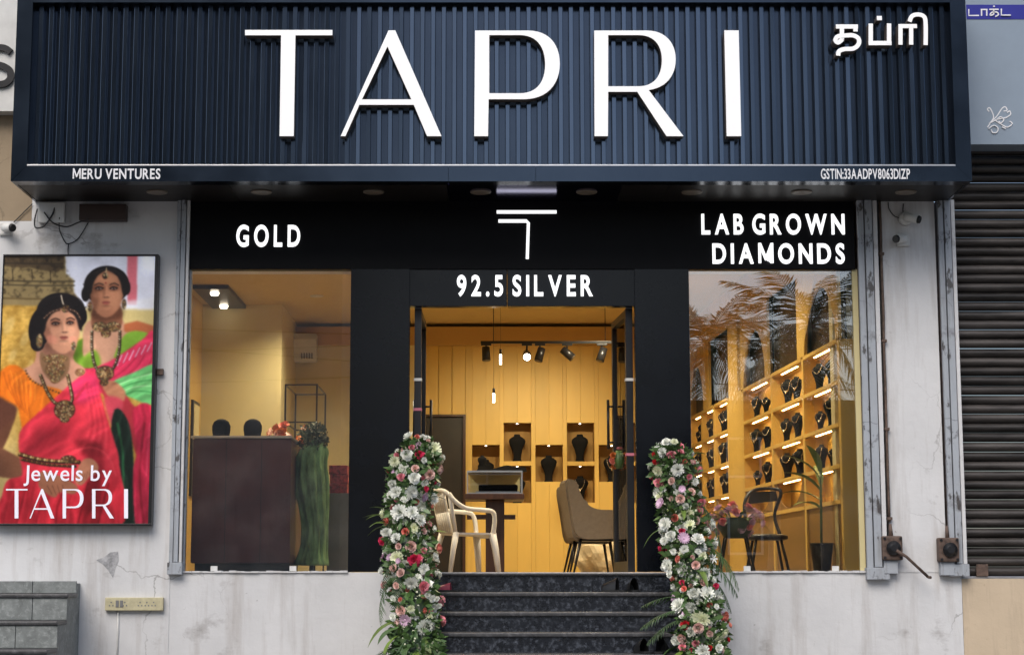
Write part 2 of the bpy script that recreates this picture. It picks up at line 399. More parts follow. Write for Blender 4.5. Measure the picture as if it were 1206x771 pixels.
wl_ = nb(); box(wl_, XX(206), XX(1042, 500), 0.06, 0.25, ZZ(317), ZT); obj('lintel_wall', wl_, M['plaster'], B)
# weathered window sill of uneven mortar
for a, b_ in ((206, 412), (858, 1018)):
    s = nb(); x0, x1 = XX(a), XX(b_); n = 24; zs0 = ZZ(673.5)
    for i in range(n):
        xa, xb = x0+(x1-x0)*i/n, x0+(x1-x0)*(i+1)/n
        box(s, xa+0.0005, xb-0.0005, -0.066-random.random()*0.012, 0.0, zs0-0.004, zs0+0.006+random.random()*0.010)
    obj('sill', s, M['plaster'], B)
# interior shell
s = nb(); box(s, XL-0.1, XW+0.5, -0.02, YD+0.3, ZF-0.12, ZF); obj('shop_floor', s, M['floor'], B)
s = nb(); box(s, XL-0.1, XW+0.5, 0.26, YD+0.3, ZC, ZC+0.12); obj('ceiling', s, M['ceiling'], B)
s = nb(); box(s, XL-0.1, XL, 0.26, YD, ZF, ZC); obj('side_wall', s, M['yellow_wall'], B)
s = nb(); box(s, XL, P(331, 450, 6.0).x, 6.0, YD-0.002, ZF, ZC); obj('closet_wall', s, M['cream_wall'], B)
s = nb(); box(s, P(331, 450, 6.0).x, P(500, 600, YD).x, YD-0.03, YD+0.1, ZF, ZZ(407, YD)); obj('partition_wall', s, M['cream_wall'], B)
s = nb(); box(s, P(331, 450, 6.0).x, XW+0.4, YD-0.08, YD+0.1, ZZ(407, YD), ZC-0.05); obj('bulkhead', s, M['bulkhead'], B)
s = nb(); box(s, XL-0.1, XW+0.5, YD+0.34, YD+0.4, ZF, ZC); obj('rear_wall', s, M['yellow_wall'], B)
# return wall beside the display and the front jambs inside
s = nb(); box(s, XW, XW+0.5, 0.26, 0.42, ZF, ZC); obj('return_wall', s, M['cream_wall'], B)
# back wall of narrow boards with niches
BW = sub('board_wall', B)
NIC = [(556,523.6,588.5,572),(593,497.6,625.6,542.8),(593,548,625.6,592),(630.4,523.6,662.9,567),(667.6,497.6,700,543),(667.6,548,700,591.5),
       (705,523.6,737.5,567),(742.5,497.6,775,543),(742.5,548,775,591.5),(817,497.6,849,543),(817,548,849,591.5)]
PER = 37.35
cols = []
x = 556.0
while x < 855: cols += [(x, x+16.2), (x+16.2, x+32.5), (x+32.5, x+PER)]; x += PER
x = 556.0
while x > 548: cols.append((548, x)); x = 540
zt_b, zf = ZZ(407, YD), ZF
for a, b_ in cols:
    cx = (a+b_)/2
    cuts = sorted([(ZZ(n[3], YD), ZZ(n[1], YD)) for n in NIC if n[0]-1 < cx < n[2]+1])
    z = zf; segs = []
    for lo, hi in cuts: segs.append((z, lo)); z = hi
    segs.append((z, zt_b))
    for lo, hi in segs:
        if hi-lo < 0.02: continue
        s = nb(); x0, x1 = XX(a, 560, YD), min(XX(b_, 560, YD), XW+0.35)
        if x1 - x0 < 0.01: continue
        box(s, x0+0.0006, x1-0.0006, YD, YD+0.03, lo, hi, 0.0018); obj('board', s, M['yellow_wall'], BW)
# boards above the dark back door
for i in range(3):
    a = 500+i*16; s = nb(); box(s, XX(a,560,YD)+0.0025, XX(a+16,560,YD)-0.0025, YD, YD+0.03, ZZ(488,YD), zt_b, 0.004); obj('board', s, M['yellow_wall'], BW)
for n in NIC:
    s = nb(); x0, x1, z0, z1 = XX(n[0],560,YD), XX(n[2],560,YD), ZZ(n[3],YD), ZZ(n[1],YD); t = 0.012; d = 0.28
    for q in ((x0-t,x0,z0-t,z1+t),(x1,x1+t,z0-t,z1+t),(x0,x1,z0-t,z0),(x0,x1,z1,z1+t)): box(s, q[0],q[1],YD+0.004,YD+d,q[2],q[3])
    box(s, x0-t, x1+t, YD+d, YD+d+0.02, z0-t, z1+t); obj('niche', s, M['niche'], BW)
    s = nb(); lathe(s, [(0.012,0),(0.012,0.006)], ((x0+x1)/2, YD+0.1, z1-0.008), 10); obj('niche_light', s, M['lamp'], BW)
# dark back door with frame
BD = sub('back_door', B)
s = nb(); box(s, XX(500,580,YD), XX(545,580,YD), YD+0.02, YD+0.06, ZF, ZZ(490.5,YD)); obj('door_panel', s, M['door_dark'], BD)
s = nb(); box(s, XX(545,580,YD)+0.001, XX(548.4,580,YD), YD-0.03, YD+0.06, ZF, ZZ(488,YD)); box(s, XX(500,580,YD), XX(545,580,YD), YD-0.03, YD+0.06, ZZ(490.5,YD)+0.001, ZZ(488,YD)); obj('door_frame', s, M['dark_wood'], BD)

# right display wall: dividers, shelves, shaped openings, LED strips
DW = sub('display_wall', B)
ys = [PX(989,500,XW).y, PX(956.5,500,XW).y, PX(928,500,XW).y, PX(902,500,XW).y, PX(889,500,XW).y, PX(876,500,XW).y, PX(865,500,XW).y, YD-0.1]
Hs = [PX(987, yy, XW).z for yy in (400, 449.5, 500, 549, 591)]       # shelf levels
ztop = PX(948, 326, XW).z
DEP = 0.17
s = nb(); box(s, XW+DEP, XW+DEP+0.05, ys[0]-0.03, YD, ZF, ZC-0.001); obj('back_panel', s, M['yellow_wall'], DW)
for i, y in enumerate(ys):
    w = 0.035 if i not in (3, 4) else 0.05
    s = nb(); box(s, XW, XW+DEP, y-w, y+w, ZF+0.001, Hs[0], 0.004); obj('divider', s, M['yellow_wall'], DW)
led = []
for i in range(len(ys)-1):
    a, b_ = ys[i]+0.036+(0.015 if i in (3,4) else 0), ys[i+1]-0.036-(0.015 if i in (2,3) else 0)
    if i == 3:
        s = nb(); box(s, XW, XW+DEP, a, b_, ZF+0.001, ztop); obj('pier', s, M['yellow_wall'], DW); continue
    for j, z in enumerate(Hs):
        s = nb(); box(s, XW-0.004, XW+DEP-0.001, a, b_, z-0.018, z+0.018, 0.003); obj('shelf', s, M['yellow_wall'], DW)
        if 0 <= j < 4:
            s = nb(); yc = a+(b_-a)*0.55; hw = (b_-a)*0.26
            box(s, XW+0.045, XW+0.058, yc-hw, yc+hw, z-0.0225, z-0.0185); obj('led_strip', s, M['led'], DW)
    s = nb(); box(s, XW+0.02, XW+DEP, a, b_, ZF+0.001, Hs[4]-0.019); obj('base_panel', s, M['base_lam'], DW)
# lowest row: a rectangle, then rounded aprons
for i in (1, 2, 4, 5, 6):
    a, b_ = ys[i]+0.036, ys[i+1]-0.036; zlo, zhi = Hs[4]+0.019, Hs[3]-0.019
    n = 14; c = (a+b_)/2; hw = (b_-a)/2*0.82; hh = (zhi-zlo)
    for sgn in (-1, 1):
        pts = [(XW+0.01, c+sgn*(b_-a)/2, zhi), (XW+0.01, c+sgn*(b_-a)/2, zlo)]
        if True:
            arc = [(XW+0.01, c+sgn*hw*math.sin(t*math.pi/2/n), zlo+0.01+hh*0.98*(1-math.cos(t*math.pi/2/n))) for t in range(n+1)]
            pts = [(XW+0.01, c, zlo)] + arc[0:] + [(XW+0.01, c+sgn*hw, zhi), (XW+0.01, c+sgn*(b_-a)/2, zhi), (XW+0.01, c+sgn*(b_-a)/2, zlo)]
        s = nb(); prism(s, pts, (0.012, 0, 0)); obj('apron_panel', s, M['base_lam'], DW)
# top tier: front panel with alternating arches and rectangles
ops = []
for kind, xa, xb, yy, top in (('arch',984,956,395,337),('rect',949.5,923,395,326),('arch',921,902,430,387),('rect',896.5,871,430,372),('arch',866,854,450,432),('rect',848,832,470,418)):
    ya, yb = PX(xa, yy, XW).y, min(PX(xb, yy, XW).y, YD-0.15)
    zt_ = PX((xa+xb)/2, top, XW).z if kind == 'arch' else ztop
    if yb - ya > 0.08: ops.append((kind, ya, yb, zt_))
zb = Hs[0]+0.019
yprev = ys[0]-0.03
zwall = ZC-0.001
for kind, ya, yb, zt_ in ops:
    s = nb(); box(s, XW, XW+0.03, yprev, ya, zb, zwall, 0.003); obj('fascia_panel', s, M['yellow_wall'], DW)
    s = nb()
    if kind == 'rect': box(s, XW+0.001, XW+0.03, ya, yb, zt_, zwall)
    else:
        n = 16; c = (ya+yb)/2; r = (yb-ya)/2; hgt = min(0.75, zt_-zb-0.02)
        pts = [(XW+0.001, ya, zwall), (XW+0.001, ya, zt_-hgt)] + [(XW+0.001, c-r*math.cos(math.pi*k/n), zt_-hgt+hgt*math.sin(math.pi*k/n)) for k in range(1, n)] + [(XW+0.001, yb, zt_-hgt), (XW+0.001, yb, zwall)]
        prism(s, pts, (0.029, 0, 0)); bmesh.ops.triangulate(s, faces=s.faces)
    obj('arch_panel' if kind == 'arch' else 'fascia_panel', s, M['yellow_wall'], DW)
    s = nb(); box(s, XW+0.08, XW+0.10, ya-0.02, yb+0.02, zb, zwall); obj('dark_mirror', s, pm('smoked_mirror', (0.03,0.022,0.016), 0.25, var=0.2), DW)
    yprev = yb
s = nb(); box(s, XW, XW+0.03, yprev, YD-0.09, zb, zwall); obj('fascia_panel', s, M['yellow_wall'], DW)

ROTW = R(3.5); PIV = Vector((XW, ys[0], 0))
def turn(p): d = Vector(p)-PIV; return Vector((PIV.x+d.x*math.cos(ROTW)-d.y*math.sin(ROTW), PIV.y+d.x*math.sin(ROTW)+d.y*math.cos(ROTW), d.z))
DW.rotation_euler = (0, 0, ROTW); DW.location = turn(WLOC[DW.name]) - WLOC[DW.name]
# windows
for x0, x1 in ((221.5, 412), (813.5, 1008)):
    W_ = sub('display_window', B); xa, xb = XX(x0), XX(x1); z0, z1 = ZZ(672.5), ZZ(317.5)
    s = nb(); box(s, xa+0.004, xb-0.004, 0.0, 0.010, z0, z1); obj('pane', s, M['glass'] if x0 < 500 else M['glass_sky'], W_)
    s = nb(); box(s, xa-0.055, xa, -0.02, 0.05, z0, z1); obj('frame', s, M['grey_frame'] if 'grey_frame' in M else M['concrete'], W_)
    s = nb(); box(s, xb, xb+0.045, -0.02, 0.05, z0, z1); obj('frame', s, M['cream_wall'] if x0 > 500 else M['clad'], W_)
    for px_ in ((252, 345) if x0 < 500 else (984, 880)):
        s = nb(); gpx(s, px_-4, 666, px_+4, 672, -0.006, 0.005); obj('setting_block', s, M['white_plastic'], W_)
# glass doors standing open into the shop
ZD0, ZD1 = ZF+0.012, ZZ(363, 0.05)
def glass_door(px_h, tilt, sgn):
    G = sub('glass_door', B); h = Vector((XX(px_h, 520, 0.06), 0.08, 0)); d = Vector((math.sin(tilt), math.cos(tilt), 0)); nrm = Vector((d.y, -d.x, 0)); wd = 0.88; t = 0.026
    def bar(name, u0, u1, z0, z1, th, m):
        s = nb(); pts = []
        for z in (z0, z1):
            for a in (-th, th):
                for u in (u0, u1): p = h + d*u + nrm*a; pts.append((p.x, p.y, z))
        hexa(s, pts); return obj(name, s, m, G)
    bar('stile', 0, 0.06, ZD0, ZD1, 0.030, M['dark_metal']); bar('stile', wd-0.06, wd, ZD0, ZD1, 0.024, M['dark_metal'])
    bar('rail', 0.061, wd-0.061, ZD1-0.06, ZD1, t, M['dark_metal']); bar('rail', 0.061, wd-0.061, ZD0, ZD0+0.09, t, M['dark_metal'])
    bar('pane', 0.055, wd-0.055, ZD0+0.085, ZD1-0.055, 0.004, M['glass_clear'])
    for side in (-1, 1):
        s = nb(); c = h + d*(wd-0.10) + nrm*side*0.075; z0, z1 = ZZ(528, 0.8), ZZ(470, 0.8)
        tube(s, [(c.x, c.y, z0), (c.x, c.y, z1)], 0.013)
        for z in (z0+0.06, z1-0.06):
            q = h + d*(wd-0.10) + nrm*side*0.022; tube(s, [(q.x, q.y, z), (c.x, c.y, z)], 0.009)
        obj('handle', s, M['dark_metal'], G)
    for py, m in ((447, M['white_plastic']), (482 if sgn < 0 else 535, M['pink_ribbon'])):
        z = ZZ(py, 0.1); s = nb()
        pts = []
        for zz in (z-0.012, z+0.012):
            for a in (-0.034, 0.034):
                for u in (-0.004, 0.066): p = h + d*u + nrm*a; pts.append((p.x, p.y, zz))
        hexa(s, pts); obj('tape', s, m, G)
    s = nb(); box(s, h.x-0.03, h.x+0.03, h.y-0.02, h.y+0.05, ZD1, ZD1+0.03); obj('pivot', s, M['steel'], G)
glass_door(491.5, R(1.0), -1)
glass_door(742.5, R(-4.5), 1)

# ------------------------------------------------------------------ black storefront surround with lit lettering
H_ = thing('storefront_surround', (XX(612), -0.03, ZF), 'black storefront surround with white lit GOLD, 92.5 SILVER and LAB GROWN DIAMONDS lettering', 'shop front')
s = nb(); gpx(s, 222.5, 236, 1006.5, 317, -0.05, 0.105, 0.004); obj('header_panel', s, M['black_panel'], H_)
for a, b_ in ((482.3, 597), (597.6, 748)):
    s = nb(); gpx(s, a, 317.4, b_, 360.5, -0.045, 0.10, 0.004); obj('door_header', s, M['clad'], H_)
for a, b_ in ((412, 482), (748.4, 813)):
    s = nb(); box(s, XX(a), XX(b_), -0.05, 0.06, ZZ(673), ZZ(317.6), 0.004); obj('pillar_panel', s, M['clad'], H_)
YLt = -0.075
lettering('GOLD', (278, 264.5, 353.5, 290.5), YLt, 0.022, M['letter_lit'], H_, gap=0.30, off=0.022)
lettering('92.5 SILVER', (538, 323.5, 698, 349), YLt, 0.022, M['letter_lit'], H_, gap=0.25, space=0.22, off=0.022)
lettering('LAB GROWN', (826.5, 251.5, 994.5, 276), YLt, 0.022, M['letter_lit'], H_, gap=0.25, space=0.22, off=0.022)
lettering('DIAMONDS', (839.5, 286, 994.5, 310.5), YLt, 0.022, M['letter_lit'], H_, gap=0.25, off=0.022)
LOGO = [([(585.0,249.3),(655.5,249.3)], 3.6), ([(587,260),(620,260),(622.3,262.3),(621.0,304.5)], 3.6)]
for pts, w in LOGO:
    s = nb(); q = [(P(x, y, YLt).x, P(x, y, YLt).z) for x, y in pts]; stroke(s, q, w/142, YLt, YLt+0.022); obj('logo_stroke', s, M['letter_lit'], H_)

# ------------------------------------------------------------------ the big canopy sign
ZS = ZZ(239.5)
d_ = _ray(578, 213.5); YS = CAMY + d_[1]*(ZS-EYE)/d_[2]
C = thing('canopy_sign', (XX(578,100,YS), YS, ZS), 'wide dark blue ribbed canopy sign with white TAPRI lettering above storefront', 'sign')
xl, xr = XX(12.5, 213, YS), XX(1145, 213, YS); bw = 0.128; zt = ZS + 1.78; zi = ZZ(195, YS); zti = ZZ(3, YS)
bh = zi - ZS
def mitre(name, pts):
    s = nb(); prism(s, [(x, YS, z) for x, z in pts], (0, 0.14, 0)); return obj(name, s, M['sign_frame'], C)
g = 0.0015
xj = [XX(528, 204, YS), XX(631, 204, YS)]
mitre('frame_bar', [(xl+g, ZS), (xj[0]-g, ZS), (xj[0]-g, zi), (xl+bw+g, zi)])
mitre('frame_bar', [(xj[0]+g, ZS), (xj[1]-g, ZS), (xj[1]-g, zi), (xj[0]+g, zi)])
mitre('frame_bar', [(xj[1]+g, ZS), (xr-g, ZS), (xr-bw-g, zi), (xj[1]+g, zi)])
mitre('frame_bar', [(xl, ZS+g), (xl+bw, zi+g), (xl+bw, zti-g), (xl, zt-g)])
mitre('frame_bar', [(xr, ZS+g), (xr-bw, zi+g), (xr-bw, zti-g), (xr, zt-g)])
mitre('frame_bar', [(xl+g, zt), (xr-g, zt), (xr-bw-g, zti), (xl+bw+g, zti)])
s = nb(); box(s, xl+bw+0.004, xr-bw-0.004, YS-0.004, YS+0.03, zi-0.006, zi+0.008, 0.002); obj('light_line_strip', s, M['steel'], C)  # light line along the bar imitated by an added strip
s = nb(); box(s, xl+bw, xr-bw, YS+0.125, YS+0.138, zi, zti); obj('backing_panel', s, M['sign_back_shaded'], C)
for xa, xb in ((xl, xl+0.02), (xr-0.02, xr)):
    s = nb(); box(s, xa, xb, YS+0.141, -0.062, ZS, zt); obj('side_panel', s, M['sign_frame'], C)
s = nb(); box(s, xl, xr, YS+0.141, -0.062, zt-0.02, zt); obj('top_panel', s, M['sign_frame'], C)
# soffit panels and recessed lights
sx = [xl+0.021] + [XX(q, 226, YS/2) for q in (275, 527, 730, 785)] + [xr-0.021]
for i in range(5):
    s = nb(); box(s, sx[i]+0.002, sx[i+1]-0.002, YS+0.141, -0.052, ZS+0.004+0.002*(i % 2), ZS+0.02); obj('soffit_panel', s, M['soffit_violet'] if i == 2 else M['soffit'], C)
ym = (YS)*0.52
for q in (185, 308, 440, 566, 691, 815, 944, 1067):
    s = nb(); X_ = XX(q, 228, ym)
    lathe(s, [(0.062,0.0),(0.085,0.0),(0.088,0.004),(0.088,0.012),(0.062,0.012)], (X_, ym, ZS-0.006), 22); k = obj('downlight', s, M['off_lens'], C)
# ribs
n_sl = 86; x0s, x1s = xl+bw+0.012, xr-bw-0.012; per = (x1s-x0s)/n_sl
bm = nb(); box(bm, -per*0.22, per*0.22, -0.012, 0.045, zi-ZS+0.0015-0.0, zti-ZS-0.0015, 0.004); me_slat = mesh_from(bm, 'slat', M['sign_slat'])
for i in range(n_sl):
    piece('slat', me_slat, C, (x0s+per*(i+0.5)+random.uniform(-.0015,.0015), YS+0.079+random.uniform(-.003,.003), ZS), (0, 0, random.uniform(-.02,.02)))
YL = YS - 0.024; LD = 0.102
outline([[(288.5,35.5),(391.5,35.5),(391.5,41.8),(348,41.8),(346,160.5),(329.2,160.5),(331,41.8),(288.5,41.8)]], YL, LD, M['letter'], C, 'raised_letter', M['letter_side'])
outline([[(457.5,36),(465.5,36),(520,160.5),(503,160.5),(487.3,123.6),(423.2,123.6),(406.8,160.5),(401.2,160.5)], [(456.3,55),(484.5,117.2),(426.3,117.2)]], YL, LD, M['letter'], C, 'raised_letter', M['letter_side'])
def bez(p0, p1, p2, p3, n=12):
    return [tuple((1-t)**3*a+3*(1-t)**2*t*b+3*(1-t)*t*t*c+t**3*d for a, b, c, d in zip(p0, p1, p2, p3)) for t in [i/n for i in range(n+1)]]
po = bez((622,36.2),(646,36.2),(659.3,52),(659.3,75)) + bez((659.3,75),(659.3,101),(643,117),(617,117))[1:]
pi_ = bez((612,110),(632,110),(642,97),(642,76)) + bez((642,76),(642,54),(631,41.6),(612,41.6))[1:]
outline([[(559.5,36.2)] + po + [(575.5,117),(574.8,160.5),(558.5,160.5)], [(576.2,110)] + pi_ + [(576.2,41.6)]], YL, LD, M['letter'], C, 'raised_letter', M['letter_side'])
ro = bez((762,36.2),(783,36.2),(795.8,50),(795.8,70)) + bez((795.8,70),(795.8,90),(784,103.5),(764,106.2))[1:]
ri = bez((752,101.8),(770,101.8),(779.5,90),(779.5,71)) + bez((779.5,71),(779.5,53),(770,41.6),(752,41.6))[1:]
outline([[(699.8,36.2)] + ro + [(805,160.5),(785,160.5),(750.5,108.3),(716.3,108.3),(716,160.5),(700.2,160.5)], [(716.3,101.8)] + ri + [(716.3,41.6)]], YL, LD, M['letter'], C, 'raised_letter', M['letter_side'])
outline([[(853,36),(870,36),(873,160.5),(855.8,160.5)]], YL, LD, M['letter'], C, 'raised_letter', M['letter_side'])
def tamil(strokes, Y, dep, w, mat, parent, name):
    s = nb()
    for k, (pts, cl) in enumerate(strokes):
        q = smooth_pts(pts, 6, False) if cl else pts
        stroke(s, [(P(x, y, Y).x, P(x, y, Y).z) for x, y in q], w, Y-0.0016*k, Y+dep)
    o = obj(name, s, mat, parent)
    if dep > 0.01:
        o.data.materials.append(M['letter_side'])
        for p in o.data.polygons:
            if abs(p.normal.y) < 0.5: p.material_index = 1
    return o
SP = 152.0
tamil([([(984.5,31.5),(1010.5,31.5)],0), ([(991.5,29),(991.5,47)],0), ([(1007.5,31),(1007.5,37.5)],0), ([(992,46.5),(987,50.5),(983.8,47.5),(987,43.2),(996,42.2),(1005,42.2),(1011,46),(1011,52.5),(1005,57.5),(994,58.3),(988,61),(987,66)],1)], YL-0.0, LD, 5.5/SP, M['letter'], C, 'raised_letter')
tamil([([(1025.5,28),(1025.5,52)],0), ([(1022.8,51),(1050,51)],0), ([(1047,28),(1047,52)],0), ([(1032.5,21.8),(1038.5,21.8)],0)], YL, LD, 5.5/SP, M['letter'], C, 'raised_letter')
tamil([([(1058,31),(1080,31)],0), ([(1060.5,29),(1060.5,53)],0), ([(1073,31),(1073,53)],0), ([(1071,26),(1074,19.5),(1081,17.5),(1088,20),(1090,28),(1090,53.5)],1)], YL, LD, 5.3/SP, M['letter'], C, 'raised_letter')
lettering('MERU VENTURES', (85.5, 198.3, 189, 211), YS-0.0035, 0.003, M['print_white'], C, off=0.02, gap=0.10, space=0.25, joined='small_lettering')
lettering('GSTIN:33AADPV8063D1ZP', (967, 198.5, 1071.5, 211), YS-0.0035, 0.003, M['print_white'], C, off=0.016, gap=0.09, joined='small_lettering')
s = nb(); lathe(s, [(0.020,0),(0.020,0.01),(0.012,0.016)], (XX(37,193,YS+0.06), YS+0.06, zi+0.001), 14); obj('sign_lamp', s, M['lamp'], C)

# ------------------------------------------------------------------ shutter rails, shutter, gear boxes
def rail(pxs, pyb, pyt, label, rust):
    x0, x1 = pxs; T = thing('shutter_rail', (XX((x0+x1)/2, pyb), -0.07, ZZ(pyb)), label, 'rail', 'steel shutter rails on the shop front')
    xa, xb = XX(x0, 450), XX(x1, 450); z0, z1 = ZZ(pyb), ZZ(pyt)
    w = (xb-xa)
    s = nb(); box(s, xa, xa+w*0.30, -0.105, -0.061, z0, z1, 0.004); obj('flange', s, M['concrete'], T)
    s = nb(); box(s, xa+w*0.36, xa+w*0.72, -0.115, -0.061, z0+0.004, z1, 0.004); obj('channel', s, M['concrete'], T)
    s = nb(); box(s, xa+w*0.78, xb, -0.10, -0.061, z0+0.002, z1, 0.004); obj('flange', s, M['plaster'], T)
    s = nb(); box(s, xa+0.002, xb-0.002, -0.063, 0.04, z0, z1); obj('web', s, M['rust'], T)
    s = nb(); box(s, xa-0.01, xb+0.01, -0.125, -0.02, z0-0.10, z0+0.0, 0.006); obj('foot_plate', s, M['concrete'], T)
    if rust:
        s = nb(); xr_ = xb+0.03
        pts = [(xr_+random.uniform(-.003,.003), -0.085, z1+(ZZ(615)-z1)*i/14) for i in range(15)]
        tube(s, pts, 0.011, 7); obj('drive_rod', s, M['rust'], T)
        for i in range(4):
            z = z1+(z0-z1)*(0.15+0.24*i); s = nb(); box(s, xr_-0.022, xr_+0.022, -0.10, -0.06, z-0.012, z+0.012, 0.003); obj('bracket', s, M['rust'], T)
rail((206.5, 221), 662, 238, 'weathered grey shutter rail left of the gold window', False)
rail((1012.5, 1036), 668, 238, 'weathered shutter rail with rusty rod right of the diamonds window', True)
rail((1108, 1128), 664, 238, 'peeling shutter rail beside the closed grey shutter', False)
SH = thing('roller_shutter', (XX(1200,680,0.05), 0.05, ZZ(680)), 'closed grey rolling steel shutter with grimy horizontal slats', 'shutter')
zs0, zs1 = ZZ(678, 0.05), ZZ(172, 0.05)
nsl = 46; ph = (zs1-zs0)/nsl; xa, xb = XX(1126, 450), XX(1126, 450)+2.6
prof = [(0.02,0.0),(0.004,0.10),(-0.012,0.30),(-0.018,0.52),(-0.010,0.74),(0.006,0.90),(0.02,0.985)]
bm = nb(); rows = []
for y, t in prof: rows.append([bm.verts.new((x, y, t*ph)) for x in (xa, xb)])
for i in range(len(rows)-1):
    f = bm.faces.new((rows[i][0], rows[i][1], rows[i+1][1], rows[i+1][0])); f.smooth = True
rb = [[bm.verts.new((x, 0.03, t*ph)) for x in (xa, xb)] for t in (0, 0.985)]
bm.faces.new((rb[0][1], rb[0][0], rb[1][0], rb[1][1]))
bm.faces.new((rows[-1][0], rows[-1][1], rb[1][1], rb[1][0])); bm.faces.new((rows[0][1], rows[0][0], rb[0][0], rb[0][1]))
me_sh = mesh_from(bm, 'shutter_slat', M['shutter'])
for i in range(nsl):
    piece('shutter_slat', me_sh, SH, (0, 0.05+random.uniform(-.002,.002), zs0+ph*i), (0, random.uniform(-.0006,.0006), 0))
s = nb(); box(s, xa, xb, 0.02, 0.07, ZZ(680,0.05)-0.05, zs0-0.002, 0.004); obj('bottom_bar', s, M['steel'], SH)
s = nb(); box(s, XX(1150,672), XX(1164,672), 0.0, 0.02, ZZ(678), ZZ(664), 0.004); obj('lock', s, M['rust'], SH)
def gearbox(px, py, label, crank):
    T = thing('shutter_gearbox', P(px, py+14, -0.1), label, 'gear box', 'rusty shutter gear boxes'); c = P(px, py, -0.13)
    s = nb(); box(s, c.x-0.085, c.x+0.085, -0.16, -0.062, c.z-0.10, c.z+0.10, 0.014); obj('housing', s, M['rust'], T)
    s = nb(); lathe(s, [(0.06,0),(0.06,-0.02),(0.035,-0.03),(0.03,-0.045)], (c.x+0.005, -0.16, c.z), 16, axis='y'); obj('boss', s, M['dark_metal'], T)
    s = nb()
    for q in (-1, 1):
        for w in (-1, 1): lathe(s, [(0.012,0),(0.012,-0.008)], (c.x+q*0.066, -0.16, c.z+w*0.08), 6, axis='y')
    obj('bolts', s, M['dark_metal'], T)
    s = nb(); tube(s, [(c.x, -0.11, c.z+0.09), (c.x-0.004, -0.11, c.z+0.20)], [0.02, 0.012], 8); obj('coupling', s, M['rust'], T)
    s = nb(); box(s, c.x-0.07, c.x+0.045, -0.13, -0.062, c.z-0.21, c.z-0.101, 0.004); obj('bracket', s, M['concrete'], T)
    if crank:
        e = P(1093, 679, -0.2); s = nb(); tube(s, [(c.x+0.02, -0.195, c.z-0.02), (c.x+0.10, -0.2, c.z-0.07), (e.x, -0.205, e.z)], [0.016, 0.013, 0.013], 8); obj('crank_arm', s, M['rust'], T)
        s = nb(); tube(s, [(e.x, -0.205, e.z), (e.x+0.012, -0.24, e.z-0.004)], 0.012, 8); obj('crank_grip', s, M['rust'], T)
gearbox(1050.5, 645, 'rusty shutter gear box with a crank arm sticking out', True)
gearbox(1117, 647, 'rusty shutter gear box without crank below peeling rail', False)

# ------------------------------------------------------------------ neighbours on both sides
s = nb(); box(s, XX(1131.5,700), 9.0, -0.05, 0.02, 0, ZZ(681)); tag(obj('neighbour_plinth', s, M['beige_wall']), 'stained beige plinth wall below the closed shutter', 'wall')
s = nb(); box(s, XX(1107,450)+2.9, 9.0, -0.06, 0.3, ZZ(681), ZT); tag(obj('neighbour_wall', s, M['beige_wall']), 'beige wall beyond the closed rolling shutter', 'wall')
s = nb(); box(s, -9.0, XX(40,240)-0.002, -0.058, 0.25, ZZ(262)+0.002, ZT+0.3); tag(obj('tan_wall', s, M['brown_wall']), 'tan brown wall above the camera left of the canopy sign', 'wall')
NB = thing('neighbour_signboard', (XX(1200,100,-0.3), -0.3, ZZ(170,-0.3)), 'pale blue grey signboard with dark blue strip and white flourish', 'sign')
mnb = pm('pale_blue_board', (0.24,0.30,0.375), 0.5, var=0.04); mblue = pm('blue_strip', (0.012,0.016,0.26), 0.5, var=0.04)
s = nb(); box(s, XX(1120,100,-.3), XX(1120,100,-.3)+2.6, -0.3, -0.05, ZZ(170,-.3), ZT-0.1); obj('board', s, mnb, NB)
s = nb(); box(s, XX(1138,14,-.3), XX(1138,14,-.3)+2.4, -0.304, -0.3005, ZZ(23,-.3), ZZ(6,-.3)); obj('header_strip', s, mblue, NB)
tamil([([(1141,11),(1141,18.5),(1153,18.5)],0), ([(1155,11.5),(1163,11.5)],0), ([(1156,11),(1156,19)],0), ([(1162,11),(1162,19)],0), ([(1165,11.5),(1176,11.5)],0),
       ([(1170,11),(1170,17),(1166,18.5),(1168,15),(1174,15),(1175.5,18),(1172,20)],1), ([(1169.5,8),(1171.5,8)],0), ([(1179,11),(1179,18.5),(1190,18.5)],0)], -0.306, 0.0015, 1.6/144, M['print_white'], NB, 'strip_lettering')
fl = [([(1163,150),(1168,143),(1174,137),(1180,128),(1184,126),(1186,130),(1182,131)],1), ([(1165,146),(1170,139),(1168,131),(1165,127),(1163,129),(1165,131.5)],1), ([(1166,145),(1174,141),(1184,139),(1190,135),(1189,131),(1186,133)],1),
      ([(1172,142),(1178,146),(1186,150),(1192,146),(1189,143)],1), ([(1174,141),(1178,138),(1182,141),(1179,145),(1176,143)],1), ([(1164,152),(1170,148),(1175,151),(1174,156),(1169,156.5),(1167,153)],1), ([(1180,150),(1184,152)],0)]
tamil(fl, -0.302, 0.0015, 1.3/144, M['print_white'], NB, 'flourish')
NS = thing('letter_signboard', (XX(-60,100,-0.2), -0.2, ZZ(131,-.2)), 'white signboard with dark letter S cut off at left edge', 'sign')
s = nb(); box(s, XX(-160,100,-.2), XX(34,100,-.2), -0.2, -0.06, ZZ(131,-.2), ZT); obj('board', s, M['white_plastic'], NS)
s = nb(); q = smooth_pts([(13,62),(6,57.5),(-4,57),(-11,62),(-11,70),(-4,76),(5,79),(12,84),(12.5,93),(6,99),(-5,99.5),(-12,95)], 6, False)
stroke(s, [(P(x,y,-.21).x, P(x,y,-.21).z) for x, y in q], 8.0/142, -0.23, -0.201); obj('letter', s, M['dark_metal'], NS)
